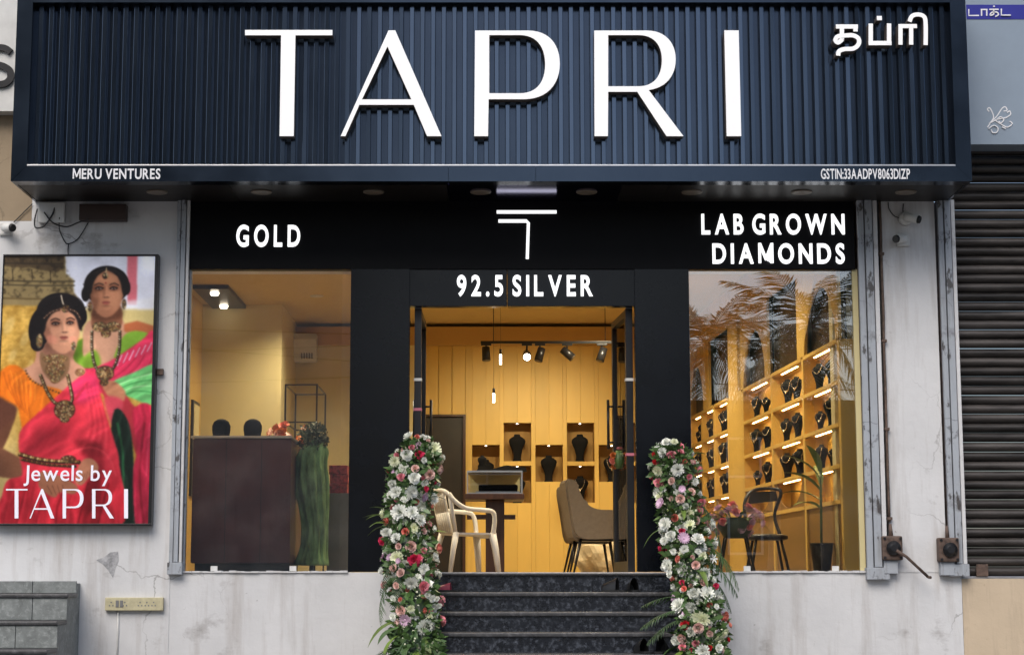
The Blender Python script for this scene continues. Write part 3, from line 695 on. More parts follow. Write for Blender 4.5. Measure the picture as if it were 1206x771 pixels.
# grey stone stairs of the left neighbour
NT = thing('neighbour_stairs', (XX(0,760,-0.6), -0.6, 0), 'grey stone stairs with rounded nosings at the lower left', 'stairs')
zt0 = ZZ(683.5, -0.3); xe = XX(91, 690, -0.30); z = zt0; Yf = -0.30
s = nb(); box(s, xe-2.2, xe-0.03, Yf+0.002, -0.061, 0, zt0-0.02); obj('core', s, M['stone_tile'], NT)
for k in range(5):
    rh = 0.10 if k == 0 else 0.175
    x1 = xe; n = 5; wv = [0.36, 0.28, 0.33, 0.3, 0.41]
    xx = x1
    for i in range(n):
        s = nb(); box(s, xx-wv[(i+k) % 5]+0.002, xx-0.002, Yf-0.03, Yf+0.0, z-rh, z-0.002, 0.004); obj('riser_tile', s, M['stone_tile'], NT); xx -= wv[(i+k) % 5]
    z -= rh
    s = nb(); box(s, xe-2.2, xe+(0.008 if k == 0 else -0.0), Yf-0.345, Yf-0.002, z-0.036, z-0.002, 0.012); obj('tread', s, M['granite_edge'], NT)
    s = nb(); box(s, xe-2.2, xe-0.012, Yf-0.30, Yf-0.0, 0, z-0.037); obj('core', s, M['stone_tile'], NT)
    Yf -= 0.30; z -= 0.036

# ------------------------------------------------------------------ dark granite front stairs
ST = thing('granite_stairs', (XX(650), -1.2, 0), 'polished dark granite stairs leading up to the open shop door', 'stairs')
sxl, sxr = -0.74, 1.72; rise = 0.155; going = 0.30; Y0 = -0.05
nosing = 0.034
s = nb(); box(s, sxl, sxr, Y0-0.035, -0.0205, ZF-nosing*0.5, ZF+0.001, 0.004); obj('threshold', s, M['granite_edge'], ST)
nst = int(ZF/rise)
for k in range(0, nst+1):
    zt_ = ZF - rise*k; yf = Y0 - going*k
    if zt_ - rise < -0.05: break
    top = zt_ - (nosing*0.5 if k == 0 else nosing)
    s = nb(); box(s, sxl+0.004, sxr-0.004, yf-0.012, yf+going-0.022, max(0, ZF-rise*(k+1)), top-0.001); obj('riser', s, M['granite'], ST)
    if k < nst:
        zn = ZF - rise*(k+1)
        s = nb(); box(s, sxl-0.006, sxr+0.006, yf-going-0.030, yf-0.0135, zn-nosing, zn, 0.010); obj('tread', s, M['granite_edge'], ST)
print('stairs', ZF, nst)

# ------------------------------------------------------------------ cameras, boxes, wires, socket strip on the wall
def cctv(px, py, head, label, mount='plate'):
    T = thing('security_camera', P(px, py, -0.08), label, 'camera', 'white security cameras'); c = P(px, py, -0.062)
    s = nb()
    if mount == 'plate': box(s, c.x-0.055, c.x+0.055, -0.09, -0.061, c.z-0.055, c.z+0.055, 0.012)
    else: lathe(s, [(0.06,0),(0.06,-0.03),(0.05,-0.045),(0.02,-0.05)], (c.x, -0.061, c.z), 18, axis='y')
    obj('mount', s, M['white_plastic'], T)
    hd = Vector(head).normalized(); j = Vector((c.x+head[0]*0.02, -0.13, c.z))
    s = nb(); tube(s, [(c.x, -0.08, c.z), tuple(j)], 0.016, 8); obj('arm', s, M['white_plastic'], T)
    a = j - hd*0.035; e = j + hd*0.085
    s = nb(); tube(s, [tuple(a), tuple(a+hd*0.02), tuple(e)], [0.026, 0.036, 0.038], 14); obj('body', s, M['white_plastic'], T)
    s = nb(); tube(s, [tuple(e+hd*0.0005), tuple(e+hd*0.02)], [0.036, 0.030], 14); obj('lens', s, M['black_plastic'], T)
    return T
cctv(7, 270, (0.75, -0.55, -0.12), 'white security camera near the poster box at left edge')
cctv(1066, 258, (0.78, -0.5, -0.3), 'upper of two white security cameras on the right pilaster', 'dome')
cctv(1063, 283, (-0.72, -0.6, -0.12), 'lower security camera on square white plate, right pilaster')
T = tag(obj('junction_box', (lambda s: (gpx(s, 45, 238, 76, 262, -0.12, 0.059, 0.008), s)[1])(nb()), M['white_plastic']), 'pale junction box with looping cables under canopy sign', 'box')
s = nb(); gpx(s, 93, 240, 148, 259, -0.16, 0.099, 0.006); tag(obj('meter_box', s, pm('brown_box', (0.045,0.025,0.02), 0.5)), 'dark brown meter box under the canopy sign at left', 'box')
def wire(pts, r, label, nm='wall_cable', grp='loose cables on the left wall'):
    s = nb(); q = smooth_pts([tuple(P(x, y, Yy)) for x, y, Yy in pts], 6, False); tube(s, q, r, 6); return tag(obj(nm, s, M['cable']), label, 'cable', grp)
wire([(65,240,-.10),(62,252,-.13),(52,266,-.12),(42,268,-.10),(41,258,-.09),(44,246,-.075)], 0.007, 'thick black cable looping left of junction box')
wire([(52,250,-.13),(62,262,-.13),(78,267,-.11),(92,262,-.10),(104,258,-.17)], 0.006, 'black cable running from junction box to brown meter box')
wire([(70,256,-.125),(70,270,-.08),(76,284,-.07),(81,287,-.07),(92,281,-.07),(104,262,-.07)], 0.0045, 'thin brown cable sagging below the brown meter box')
wire([(81,287,-.07),(80,294,-.07),(80.5,302,-.09)], 0.0045, 'thin cable dropping to the top of the poster box')
wire([(38,240,-.075),(24,254,-.072),(16,262,-.075)], 0.0045, 'thin cable slanting to the left security camera')
wire([(1064,240,-.07),(1063.5,248,-.07),(1065,256,-.10)], 0.005, 'short cable above the right security cameras')
wire([(1046,238,-.07),(1047,246,-.068),(1053,254,-.072),(1060,257,-.085)], 0.004, 'curved thin cable left of right security cameras')
E_ = thing('socket_strip', P(157.5, 718, -0.075), 'cream plastic socket strip fixed low on the white wall', 'socket strip')
s = nb(); gpx(s, 123.5, 703, 192, 718.5, -0.105, 0.044, 0.006); obj('case', s, M['cream_plastic'], E_)
for q in (131, 147, 165, 173, 181):
    s = nb()
    for dx, dy in ((0,-2.2),(-2,1.6),(2,1.6)):
        c = P(q+dx, 711+dy, -0.1055); lathe(s, [(0.0065,0),(0.0065,-0.002)], (c.x, -0.1053, c.z), 8, axis='y')
    obj('socket', s, M['grey_plastic'], E_)
for q in (138, 143):
    s = nb(); gpx(s, q-1.8, 706.5, q+1.8, 714.5, -0.110, 0.0045, 0.001); obj('switch', s, M['grey_plastic'], E_)
s = nb(); tube(s, [tuple(P(139,719,-.07)), tuple(P(139,745,-.068)), tuple(P(137.5,790,-.068))], 0.007, 6); obj('cord', s, M['white_plastic'], E_)
s = nb(); prism(s, [tuple(P(x, y, -0.0625)) for x, y in ((113,659),(122,656),(130,650),(139,649),(140,660),(136,668),(133,680),(128,672),(121,664))], (0, 0.0014, 0)); obj('chipped_patch', s, pm('bare_cement', (0.36,0.36,0.37), 0.9, var=0.4, scale=25), B)
# small rusty clamp beside the poster and cracked patch
s = nb(); gpx(s, 184.5, 434, 192, 441, -0.10, 0.038, 0.004); tag(obj('wall_clamp', s, M['rust']), 'small rusty clamp on the wall right of the poster', 'clamp')

# ------------------------------------------------------------------ poster light box: the print is painted per vertex from soft shapes
def paint_poster(W, H, x0, y0, x1, y1):
    gx = np.linspace(x0, x1, W); gy = np.linspace(y0, y1, H); GX, GY = np.meshgrid(gx, gy)
    img = np.zeros((H, W, 3)); rs = np.random.RandomState(3)
    def vnoise(sx, sy, amp=1.0):
        nx, ny = int((x1-x0)/sx)+3, int((y1-y0)/sy)+3; g = rs.rand(ny, nx)
        u = (GX-x0)/sx; w = (GY-y0)/sy; i = np.clip(u.astype(int),0,nx-2); j = np.clip(w.astype(int),0,ny-2); fu = u-i; fw = w-j
        fu = fu*fu*(3-2*fu); fw = fw*fw*(3-2*fw)
        return amp*((g[j,i]*(1-fu)+g[j,i+1]*fu)*(1-fw)+(g[j+1,i]*(1-fu)+g[j+1,i+1]*fu)*fw - 0.5)
    wob = vnoise(5, 5, 1.6), vnoise(5, 5, 1.6)
    def blur(m, k):
        for _ in range(2):
            for ax in (0, 1):
                p = np.pad(m, [(k+1, k) if a == ax else (0, 0) for a in (0, 1)], mode='edge'); c = np.cumsum(p, axis=ax)
                n = m.shape[ax]; sl = lambda a, b: tuple(slice(a, b) if q == ax else slice(None) for q in (0, 1))
                m = (c[sl(2*k+1, 2*k+1+n)] - c[sl(0, n)])/(2*k+1)
        return m
    def pmask(pts, soft=1, sm=True, wobble=0.0):
        if sm: pts = smooth_pts(pts, 5)
        X_, Y_ = (GX+wob[0]*wobble, GY+wob[1]*wobble) if wobble else (GX, GY)
        m = np.zeros((H, W), bool); n = len(pts)
        for i in range(n):
            (ax, ay), (bx, by) = pts[i], pts[(i+1) % n]
            if ay == by: continue
            m ^= ((ay > Y_) != (by > Y_)) & (X_ < (bx-ax)*(Y_-ay)/(by-ay)+ax)
        m = m.astype(float); return blur(m, soft) if soft else m
    def emask(cx, cy, rx, ry, ang=0, soft=1):
        c, s_ = math.cos(ang), math.sin(ang); u = (GX-cx)*c+(GY-cy)*s_; w = -(GX-cx)*s_+(GY-cy)*c
        d = np.sqrt((u/rx)**2+(w/ry)**2); return np.clip((1-d)*min(rx, ry)/max(soft*0.5, 0.3)+0.5, 0, 1)
    def put(m, col, a=1.0):
        c = np.array(col, float) if not isinstance(col, np.ndarray) or col.ndim < 3 else col
        img[:] = img*(1-m[..., None]*a) + c*m[..., None]*a
    def mul(m, f): img[:] = img*(1-m[..., None]*(1-np.array(f, float)))
    def line(pts, w, col, a=1.0, soft=1, sm=True):
        q = smooth_pts(pts, 5, False) if sm else pts; d = np.full((H, W), 1e9)
        for (ax, ay), (bx, by) in zip(q[:-1], q[1:]):
            L2 = (bx-ax)**2+(by-ay)**2+1e-9; t = np.clip(((GX-ax)*(bx-ax)+(GY-ay)*(by-ay))/L2, 0, 1)
            d = np.minimum(d, np.hypot(GX-ax-t*(bx-ax), GY-ay-t*(by-ay)))
        put(np.clip((w/2-d)/max(0.3*soft, 0.2)+0.5, 0, 1), col, a)
    def beads(pts, n, r, cols):
        q = smooth_pts(pts, 8, False); L = [0]
        for a, b in zip(q[:-1], q[1:]): L.append(L[-1]+math.hypot(b[0]-a[0], b[1]-a[1]))
        for k in range(n):
            t = L[-1]*k/(n-1); i = max(0, min(len(q)-2, np.searchsorted(L, t)-1)); f = (t-L[i])/max(1e-6, L[i+1]-L[i])
            x, y = q[i][0]+(q[i+1][0]-q[i][0])*f, q[i][1]+(q[i+1][1]-q[i][1])*f
            put(emask(x, y, r, r), (52,36,24)); put(emask(x-0.25*r, y-0.3*r, r*0.62, r*0.62), cols[k % len(cols)])
    def folds(m, ang, k, amp):
        u = GX*math.cos(ang)+GY*math.sin(ang)+vnoise(22, 22, 16)+vnoise(9, 9, 4); f = np.sin(u*k*0.75)*0.6+0.4*np.sin(u*k*1.6+vnoise(15, 15, 5)); amp = amp*0.6
        img[:] = img*(1+(m*amp*f)[..., None]*np.array((0.8, 1.0, 1.0)))+ (m*np.clip(f-0.35, 0, 1)*amp*60)[..., None]
    def jewel(cx, cy, rx, ry, n, seed, dark=(74,54,36)):
        put(emask(cx, cy, rx, ry, 0, 2), dark, 0.9); r_ = np.random.RandomState(seed)
        for k in range(n):
            a = r_.rand()*6.28; d = math.sqrt(r_.rand()); x, y = cx+rx*0.9*d*math.cos(a), cy+ry*0.9*d*math.sin(a)
            put(emask(x, y, 0.6+0.6*r_.rand(), 0.6+0.5*r_.rand()), [(176,144,92),(140,106,62),(206,184,142),(116,66,52),(100,100,72)][r_.randint(5)], 0.85)
    nA, nB_, nC = vnoise(14, 10), vnoise(5, 4), vnoise(2.2, 2.0)
    # background: ochre wall, stone cornice, pale sky, rooftops
    img[:] = (198,160,78); img[:] += (nA*46 + nB_*30 + nC*14)[..., None]*np.array((1,1,0.8))
    put(np.clip((GY-480)/60, 0, 1)*np.clip((30-GX)/10,0,1), (206,188,140), 0.7)
    for (x, y, r_) in ((28,400,6),(14,420,5),(8,385,7),(36,430,4)): put(emask(x, y, r_*0.8, r_*1.6, 0.4, 6), (232,206,140), 0.55)
    put(pmask([(70,294),(190,294),(190,385),(78,385)], 1, False), (214,216,228)); img[:] += 0
    put(pmask([(146,296),(158,296),(159,360),(148,360)], 1, False), (214,120,132)); put(pmask([(96,362),(190,350),(190,372),(96,372)], 2, False), (222,222,226), 0.7)
    put(pmask([(80,364),(190,366),(190,400),(84,400)], 2, False), (204,186,130)); put(pmask([(140,384),(160,379),(190,388),(190,404),(140,404)], 1, False), (186,112,72))
    put(pmask([(-3,294),(72,294),(73,322),(83,330),(84,345),(88,350),(94,360),(60,362),(-3,360)], 1, False, 0.8), (156,138,98))
    put(pmask([(-3,294),(70,294),(72,312),(64,322),(30,316),(-3,314)], 1, False, 1.6), (96,80,58))
    mul(np.clip(pmask([(-3,294),(72,294),(83,345),(88,352),(-3,352)],1,False)*(nC+nB_)*1.1, 0, 1), (0.45,0.42,0.4))
    for y, c in ((303,(56,46,34)),(310,(60,50,38)),(331,(74,64,46)),(336,(86,76,56)),(352,(110,90,56))): line([(-3,y),(40,y+1),(84 if y > 325 else 70,y+1)], 1.8, c, 0.8, 2)
    for x, ya, yb in ((18,296,310),(38,297,310),(55,298,312),(33,318,330),(55,319,334),(10,318,331)): line([(x,ya),(x+1,yb)], 1.1, (60,48,34), 0.85)
    # --- woman behind
    sk2 = (170,120,92)
    put(pmask([(96,400),(82,412),(78,430),(88,445),(112,448),(110,400)], 1), (104,138,42))
    put(pmask([(104,378),(142,378),(146,392),(172,398),(150,440),(104,430),(96,402)], 1), (196,152,126))
    put(pmask([(144,398),(158,391),(178,396),(180,410),(150,425),(134,424)], 1), (136,176,62)); put(pmask([(100,420),(112,414),(118,432),(96,440),(84,436)],2), (126,160,54))
    put(pmask([(180,392),(166,402),(134,424),(112,434),(94,438),(100,462),(140,462),(184,446)], 1), (226,64,104))
    for k in range(7): x = 138+k*7; line([(x,432-k*3.4),(x+5,420-k*3.0)], 1.6, (222,200,214), 0.75)
    for k in range(5): line([(104+k*15,452-k*3),(120+k*14,442-k*3),(140+k*10,428-k*3)], 1.5, (176,36,70), 0.5, 3)
    put(pmask([(132,452),(158,440),(184,432),(184,476),(156,470),(140,462)], 1), (126,206,130)); 
    for k in range(4): line([(136+k*3,456+k*4),(160,447+k*5),(184,440+k*8)], 1.6, (70,150,84) if k % 2 else (188,234,176), 0.7, 3)
    put(pmask([(116,448),(136,455),(150,468),(160,480),(184,492),(184,530),(166,540),(150,500),(130,480)], 1), (186,60,72))
    put(pmask([(120,452),(134,450),(148,462),(146,474),(130,470)], 1), (190,134,102)); put(pmask([(124,470),(146,474),(140,505),(132,500)],2), (206,80,96))
    put(pmask([(134,492),(152,496),(160,540),(164,622),(136,622)], 1), (34,52,42)); line([(140,500),(148,540),(150,616)], 3, (52,110,70), 0.8, 4); line([(145,600),(146,618)], 5, (40,120,70), 0.8, 4)
    put(pmask([(158,484),(184,490),(184,622),(166,622),(160,560),(164,530)], 1), (206,50,84)); line([(172,500),(168,560),(174,615)], 3, (150,30,52), 0.6, 5); line([(178,500),(176,560)], 2, (236,96,126), 0.6, 4)
    put(pmask([(110,358),(138,358),(140,388),(108,388)], 1), (150,102,76)); mul(pmask([(108,366),(140,362),(140,376),(110,378)], 3), (0.72,0.68,0.66))
    put(emask(122.5, 337, 27, 23.5, 0, 2), (30,25,26)); put(emask(98,347,5,9,0,2),(30,25,26)); put(emask(147,340,4,8,0,2),(34,28,28))
    put(pmask([(103.5,338),(107,325),(115,319.5),(127,318.5),(137,323),(142.5,335),(142.5,350),(138,364),(130,372.5),(122.5,375),(115,372),(107.5,363),(103.5,350)], 1), sk2)
    put(emask(131,350,9,14,0,14), (206,152,118), 0.55); mul(emask(107,354,7,17,0.1,8), (0.80,0.77,0.75)); put(emask(124,328,12,6,0,8),(196,144,110),0.5)
    def face(cx, ey, s, sk, tilt=0.0, turn_=0.0):
        dk = tuple(c*0.62 for c in sk); lt = tuple(min(255, c*1.14+6) for c in sk)
        for sg in (-1, 1):
            ex = cx+sg*8.8*s-turn_*s*0.8; y = ey+sg*tilt; w_ = (1.0 if sg < 0 else 1.0-0.10*turn_)*s
            mul(emask(ex, y-0.6*s, 6.6*w_, 4.2*s, 0, 6), (0.80,0.74,0.72)); put(emask(ex, y, 4.3*w_, 1.9*s, 0, 1), (46,28,24), 0.9)
            put(emask(ex-1.9*w_, y+0.3*s, 1.2*w_, 0.9*s), (196,178,168), 0.75); put(emask(ex+2.0*w_, y+0.3*s, 1.1*w_, 0.9*s), (190,172,162), 0.7)
            line([(ex-4.8*w_,y+0.2*s),(ex-1*w_,y-1.9*s),(ex+4.8*w_,y-0.5*s)], 1.1*s, (24,14,14), 0.9); put(emask(ex+0.6*s, y-0.6*s, 0.45*s, 0.45*s), (230,222,216), 0.6)
            line([(ex-sg*4.8*w_,y-4.6*s),(ex+sg*0.6*w_,y-6.3*s),(ex+sg*5.8*w_,y-4.0*s)], 1.5*s, (44,30,28), 0.75, 2)
            put(emask(ex+sg*1.0*s, y+8.2*s, 5.2*w_, 4.2*s, 0, 7), lt, 0.35)
        nx = cx+turn_*s*1.3
        line([(cx+0.4*s,ey-2*s),(nx+0.6*s,ey+7.4*s)], 2.0*s, lt, 0.5, 5); line([(cx-2.6*s,ey-1*s),(nx-2.8*s,ey+8*s)], 1.8*s, dk, 0.30, 6)
        put(emask(nx, ey+9.0*s, 2.2*s, 1.7*s, 0, 3), lt, 0.5); put(emask(nx, ey+10.9*s, 3.4*s, 1.0*s, 0, 3), dk, 0.7)
        for q in (-1.8, 1.8): put(emask(nx+q*s, ey+10.6*s, 0.85*s, .5*s), (66,36,30), 0.7)
        mx_ = cx+turn_*s*0.7
        put(pmask([(mx_-5.0*s,ey+16.9*s),(mx_-1.6*s,ey+15.3*s),(mx_,ey+15.9*s),(mx_+1.6*s,ey+15.3*s),(mx_+5.0*s,ey+16.9*s),(mx_+2*s,ey+19.4*s),(mx_-2*s,ey+19.4*s)], 1), (150,78,70), 0.85)
        line([(mx_-4.6*s,ey+17.0*s),(mx_,ey+16.8*s),(mx_+4.6*s,ey+17.0*s)], 0.7*s, (84,40,40), 0.7); put(emask(mx_, ey+18.2*s, 2*s, .6*s), (196,120,108), 0.5)
        put(emask(mx_, ey+21.3*s, 4.0*s, 1.2*s, 0, 4), dk, 0.45); put(emask(mx_, ey+24.5*s, 4*s, 2.2*s, 0, 5), lt, 0.3)
    def wisps(cx, cy, rx, ry, n, seed):
        r_ = np.random.RandomState(seed)
        for k in range(n):
            a = math.pi*(1.0+r_.rand()); x, y = cx+rx*math.cos(a), cy+ry*math.sin(a)
            line([(cx+r_.uniform(-3,3), cy-ry*1.02), ((cx+x)/2+math.cos(a)*rx*0.32, (cy+y)/2-ry*0.55), (x, y+2)], 0.7, (64,54,54) if k % 2 else (16,13,14), 0.35, 2)
            line([(x, y), (x+r_.uniform(-2.5,2.5), y+r_.uniform(-2,4))], 0.9, (32,26,27), 0.7, 2)
    wisps(122.5, 338, 26, 22, 26, 5); put(pmask([(101,345),(104,328),(113,320),(122,317.5),(112,325),(107,334),(104.5,346)],1),(32,26,26)); put(pmask([(145,345),(142,328),(133,320),(122,317.5),(134,325),(139,334),(142,346)],1),(32,26,26))
    face(122.5, 340.5, 0.98, sk2)
    line([(122,316),(121,323)], 1.4, (200,180,140)); jewel(120.5,325.5,3.4,3.6,9,4,(40,32,26)); put(emask(121.5,334,0.8,0.8),(120,30,30))
    for ex, ey in ((103.5,362),(144,359)): jewel(ex, ey, 2.6, 6, 12, int(ex))
    jewel(116,386,9,6,90,11); jewel(132,386,9,6,90,13); jewel(123.5,394,6,5,50,12)
    beads([(107,392),(107.5,412),(111,430),(118,442)], 18, 1.9, [(186,176,150),(120,100,72),(150,140,120)]); beads([(140,392),(140,412),(136,430),(129,442)], 18, 1.9, [(186,176,150),(120,100,72),(150,140,120)])
    jewel(123.5,441,11,9,150,15); jewel(123,452,5,4,14,16)
    folds(pmask([(180,392),(166,402),(134,424),(112,434),(94,438),(100,462),(140,462),(184,446)], 1), 0.9, 0.42, 0.13)
    folds(pmask([(132,452),(158,440),(184,432),(184,476),(156,470),(140,462)], 1), 1.1, 0.55, 0.18)
    folds(pmask([(158,484),(184,490),(184,622),(166,622),(160,560),(164,530)], 1), 0.1, 0.45, 0.20); folds(pmask([(134,492),(152,496),(160,540),(164,622),(136,622)], 1), 0.1, 0.5, 0.3)
    folds(pmask([(96,400),(82,412),(78,430),(88,445),(112,448),(110,400)], 1), 0.4, 0.4, 0.15)
    # --- woman in front
    sk = (200,148,120)
    put(pmask([(-4,470),(8,468),(20,486),(16,505),(6,530),(-4,535)], 1), (118,78,58)); put(pmask([(-4,528),(20,536),(40,548),(64,556),(88,566),(84,582),(60,578),(30,566),(-4,558)], 1), (138,94,70))
    put(pmask([(46,400),(88,400),(86,424),(100,436),(96,450),(76,470),(50,462),(24,440),(40,428)], 1), (206,156,130)); mul(pmask([(50,405),(86,412),(84,424),(52,420)], 4), (0.74,0.70,0.69))
    put(pmask([(-4,446),(6,434),(16,431),(26,436),(44,453),(74,462),(66,478),(44,492),(30,506),(26,496),(22,482),(10,476),(-4,474)], 1), (228,128,32))
    for k in range(6): line([(4+k*6,440+k*3),(10+k*5,458+k*4),(22+k*3,478+k*3)], 1.6, (186,90,20), 0.45, 4); line([(12+k*6,438+k*3),(17+k*5,452+k*4)], 1.4, (250,170,70), 0.45, 3)
    put(pmask([(-4,470),(10,474),(22,483),(12,500),(-4,508)], 2), (112,72,56))
    put(pmask([(72,464),(88,450),(102,440),(113,441),(119,466),(128,494),(138,522),(144,548),(143,624),(4,624),(8,584),(14,566),(30,560),(27,540),(26,510),(46,488)], 1), (226,66,84))
    sari = pmask([(72,464),(88,450),(102,440),(113,441),(119,466),(128,494),(138,522),(144,548),(143,624),(4,624),(8,584),(14,566),(30,560),(27,540),(26,510),(46,488)], 1)
    put(sari*pmask([(84,450),(112,440),(118,468),(96,476),(86,470)], 5), (232,66,134), 0.55)
    put(sari*np.clip((GY-548)/30, 0, 1), (190,40,56), 0.65)
    for k in range(12):
        a = k/11; line([(30+a*20,536-a*4),(52+a*22,512-a*16),(78+a*26,486-a*34)], 2.6, (170,28,52) if k % 2 else (250,90,106), 0.26, 8)
    for k in range(8): a = k/7; line([(100+a*18,452+a*10),(108+a*22,500+a*6),(96+a*34,536)], 2.8, (186,34,58) if k % 2 else (250,96,108), 0.24, 8)
    for k in range(11): x = 16+k*12; line([(x+8,570),(x+3*math.sin(k),596),(x-4,622)], 2.6, (120,14,28) if k % 2 else (232,66,82), 0.5, 5)
    mul(sari*pmask([(90,520),(120,524),(126,545),(120,624),(106,624),(104,580),(112,550)], 4), (0.70,0.6,0.62))
    line([(90,532),(112,528),(130,538),(140,560)], 2.4, (250,100,110), 0.35, 6)
    folds(sari*np.clip((560-GY)/25, 0, 1), 0.95, 0.33, 0.16); folds(sari*np.clip((GY-545)/25, 0, 1), 0.12, 0.36, 0.24); mul(sari*emask(60,520,40,18,-.7,14), (0.86,0.8,0.82))
    folds(pmask([(-4,446),(6,434),(16,431),(26,436),(44,453),(74,462),(66,478),(44,492),(30,506),(26,496),(22,482),(10,476),(-4,474)], 1), 0.3, 0.45, 0.12)
    put(pmask([(52,556),(72,560),(86,566),(96,574),(92,582),(76,580),(70,586),(60,582),(50,572)], 1), (164,112,86)); put(pmask([(98,546),(108,540),(118,546),(119,556),(110,562),(100,572),(92,566)], 1), (186,130,102))
    for k in range(4): line([(60+k*6,572),(66+k*5,582+k)], 0.9, (104,62,48), 0.7); line([(101+k*3,560-k*2),(97+k*4,570-k*3)], 0.9, (120,72,56), 0.6)
    beads([(27,536),(45,541),(66,544),(96,545)], 26, 2.5, [(190,150,92),(120,88,52),(220,196,140)]); beads([(30,542),(60,548),(92,550)], 22, 1.8, [(150,116,66),(96,70,44)]); jewel(84,542,9,5,30,21)
    # hair, face
    put(emask(70, 371, 30, 25, 0.25, 2), (34,28,30)); put(emask(46,386,14,24,0.15,2), (34,28,30)); put(emask(43,405,8.5,10,0,2), (40,34,36)); put(emask(92,372,8,12,-.3,2),(30,25,27))
    put(pmask([(49,384),(52,372),(60,366),(72,364),(83,367),(90,376),(92.5,388),(91,400),(85,411),(77,417.5),(70,417.5),(60,411),(53,401),(49,393)], 1), sk)
    put(emask(78,392,9,13,0,12), (220,172,142), 0.6); mul(emask(53.5,397,6,15,-0.25,7), (0.80,0.76,0.75)); put(emask(70,373,13,5,0,7),(214,164,134),0.5); put(emask(60,401,7,5,0.4,7),(224,150,128),0.5); put(emask(84,401,5,4,0,6),(226,156,132),0.45)
    for k in range(14): a = k/13; line([(72-10+a*22,347),(50+a*44,352+8*abs(a-.5)),(44+a*52,368)], 0.6, (70,62,64), 0.35)
    wisps(70, 372, 29, 24, 30, 6); put(pmask([(46,392),(48,378),(55,368),(68,363),(58,372),(53,380),(50.5,392)],1),(36,30,31)); put(pmask([(95,390),(93,376),(86,368),(70,363),(82,370),(88,377),(91.5,388)],1),(36,30,31))
    face(73.0, 382, 0.98, sk, -0.4, 1.2)
    line([(69,349),(71,357),(73,361)], 1.8, (206,192,170)); jewel(74.5,364,5,5,24,31,(60,46,38)); beads([(50,376),(58,369),(67,366)], 10, 1.3, [(206,170,150),(150,110,90)]); beads([(81,366),(88,369),(93,377)], 8, 1.3, [(206,170,150),(150,110,90)])
    jewel(45,403,4.0,9,70,33,(110,100,86)); jewel(85.5,409,2.4,5,12,34,(90,84,74))
    put(pmask([(47,416),(56,421),(68,423),(79,419),(82,430),(78,444),(66,452),(54,444),(47,430)],1),(150,116,86)); jewel(64,424,15,5.5,190,35,(120,92,64)); jewel(65,436,12,11,240,36,(120,92,64)); jewel(65,448,6,5,50,40,(120,92,64)); jewel(94,440,6,4.5,16,37,(150,110,80))
    for p_ in ([(48,444),(56,462),(64,474),(71,478)], [(80,444),(84,460),(86,472),(82,479)]): beads(p_, 15, 2.1, [(200,180,136),(140,110,70),(170,150,110)])
    jewel(77.5,484,12.5,11.5,200,38); jewel(78,496,5.5,3,14,39)
    beads([(30,438),(36,448),(50,456),(70,464)], 14, 1.1, [(196,160,96),(120,90,60)])
    for c_ in range(3): img[..., c_] = 0.25*img[..., c_]+0.75*blur(img[..., c_], 1)
    lum = (img/255.0).clip(0, 1); shd = 1.03-0.12*np.clip((GY-470)/150, 0, 1)-0.10*np.clip((GX-120)/60, 0, 1)*np.clip((GY-400)/60, 0, 1)+vnoise(30, 36, 0.22)+vnoise(12, 14, 0.10)
    gray = lum.mean(2, keepdims=True); lum = np.clip((gray+(lum-gray)*0.92)*shd[..., None], 0, 1)
    img[:] = 255*(lum**1.25)*1.03
    img[:] += (nC*6)[..., None]
    return np.clip(img, 0, 255)/255.0
PO = thing('poster_light_box', P(90, 619, -0.12), 'framed poster of two women in pink saris reading Jewels by TAPRI', 'poster')
px0, py0, px1, py1 = -2.0, 299.5, 182.5, 618.5; YP = -0.15
ax_, az_ = XX(px0, 460, YP), ZZ(py1, YP); bx_, bz_ = XX(px1, 460, YP), ZZ(py0, YP)
s = nb(); box(s, ax_, bx_, YP+0.004, -0.061, az_, bz_, 0.004); obj('case', s, M['dark_metal'], PO)
fr = 0.017
for q in ((ax_, bx_, az_, az_+fr), (ax_, bx_, bz_-fr, bz_), (ax_, ax_+fr*0.6, az_+fr, bz_-fr), (bx_-fr*1.6, bx_, az_+fr, bz_-fr)):
    s = nb(); box(s, q[0], q[1], YP-0.012, YP+0.0035, q[2]+0.0005, q[3]-0.0005, 0.003); obj('frame_bar', s, M['dark_metal'], PO)
PWn, PHn = 276, 476
ig = paint_poster(PWn, PHn, 0.0, 302.0, 179.5, 616.0)
qx0, qx1, qz0, qz1 = ax_+fr*0.6, bx_-fr*1.6, az_+fr, bz_-fr
gx, gz = np.linspace(qx0, qx1, PWn), np.linspace(qz1, qz0, PHn)
GXX, GZZ = np.meshgrid(gx, gz); base = WLOC[PO.name]
co = np.stack([GXX.ravel()-base.x, np.full(GXX.size, YP-0.001-base.y), GZZ.ravel()-base.z], 1)
ii = np.arange(PWn*PHn).reshape(PHn, PWn)
fc = np.stack([ii[:-1,:-1], ii[1:,:-1], ii[1:,1:], ii[:-1,1:]], -1).reshape(-1, 4)
me = bpy.data.meshes.new('print'); me.from_pydata(co.tolist(), [], fc.tolist())
ca = me.color_attributes.new('print_colour', 'FLOAT_COLOR', 'POINT')
srgb = ig.reshape(-1, 3); lc = np.where(srgb <= 0.04045, srgb/12.92, ((srgb+0.055)/1.055)**2.4)
ca.data.foreach_set('color', np.concatenate([lc, np.ones((len(lc), 1))], 1).astype(np.float32).ravel())
mp_ = pm('printed_poster', (0.5,0.5,0.5), 0.28, var=0, coat=0.1); nt = mp_.node_tree; at = nt.nodes.new('ShaderNodeVertexColor'); at.layer_name = 'print_colour'
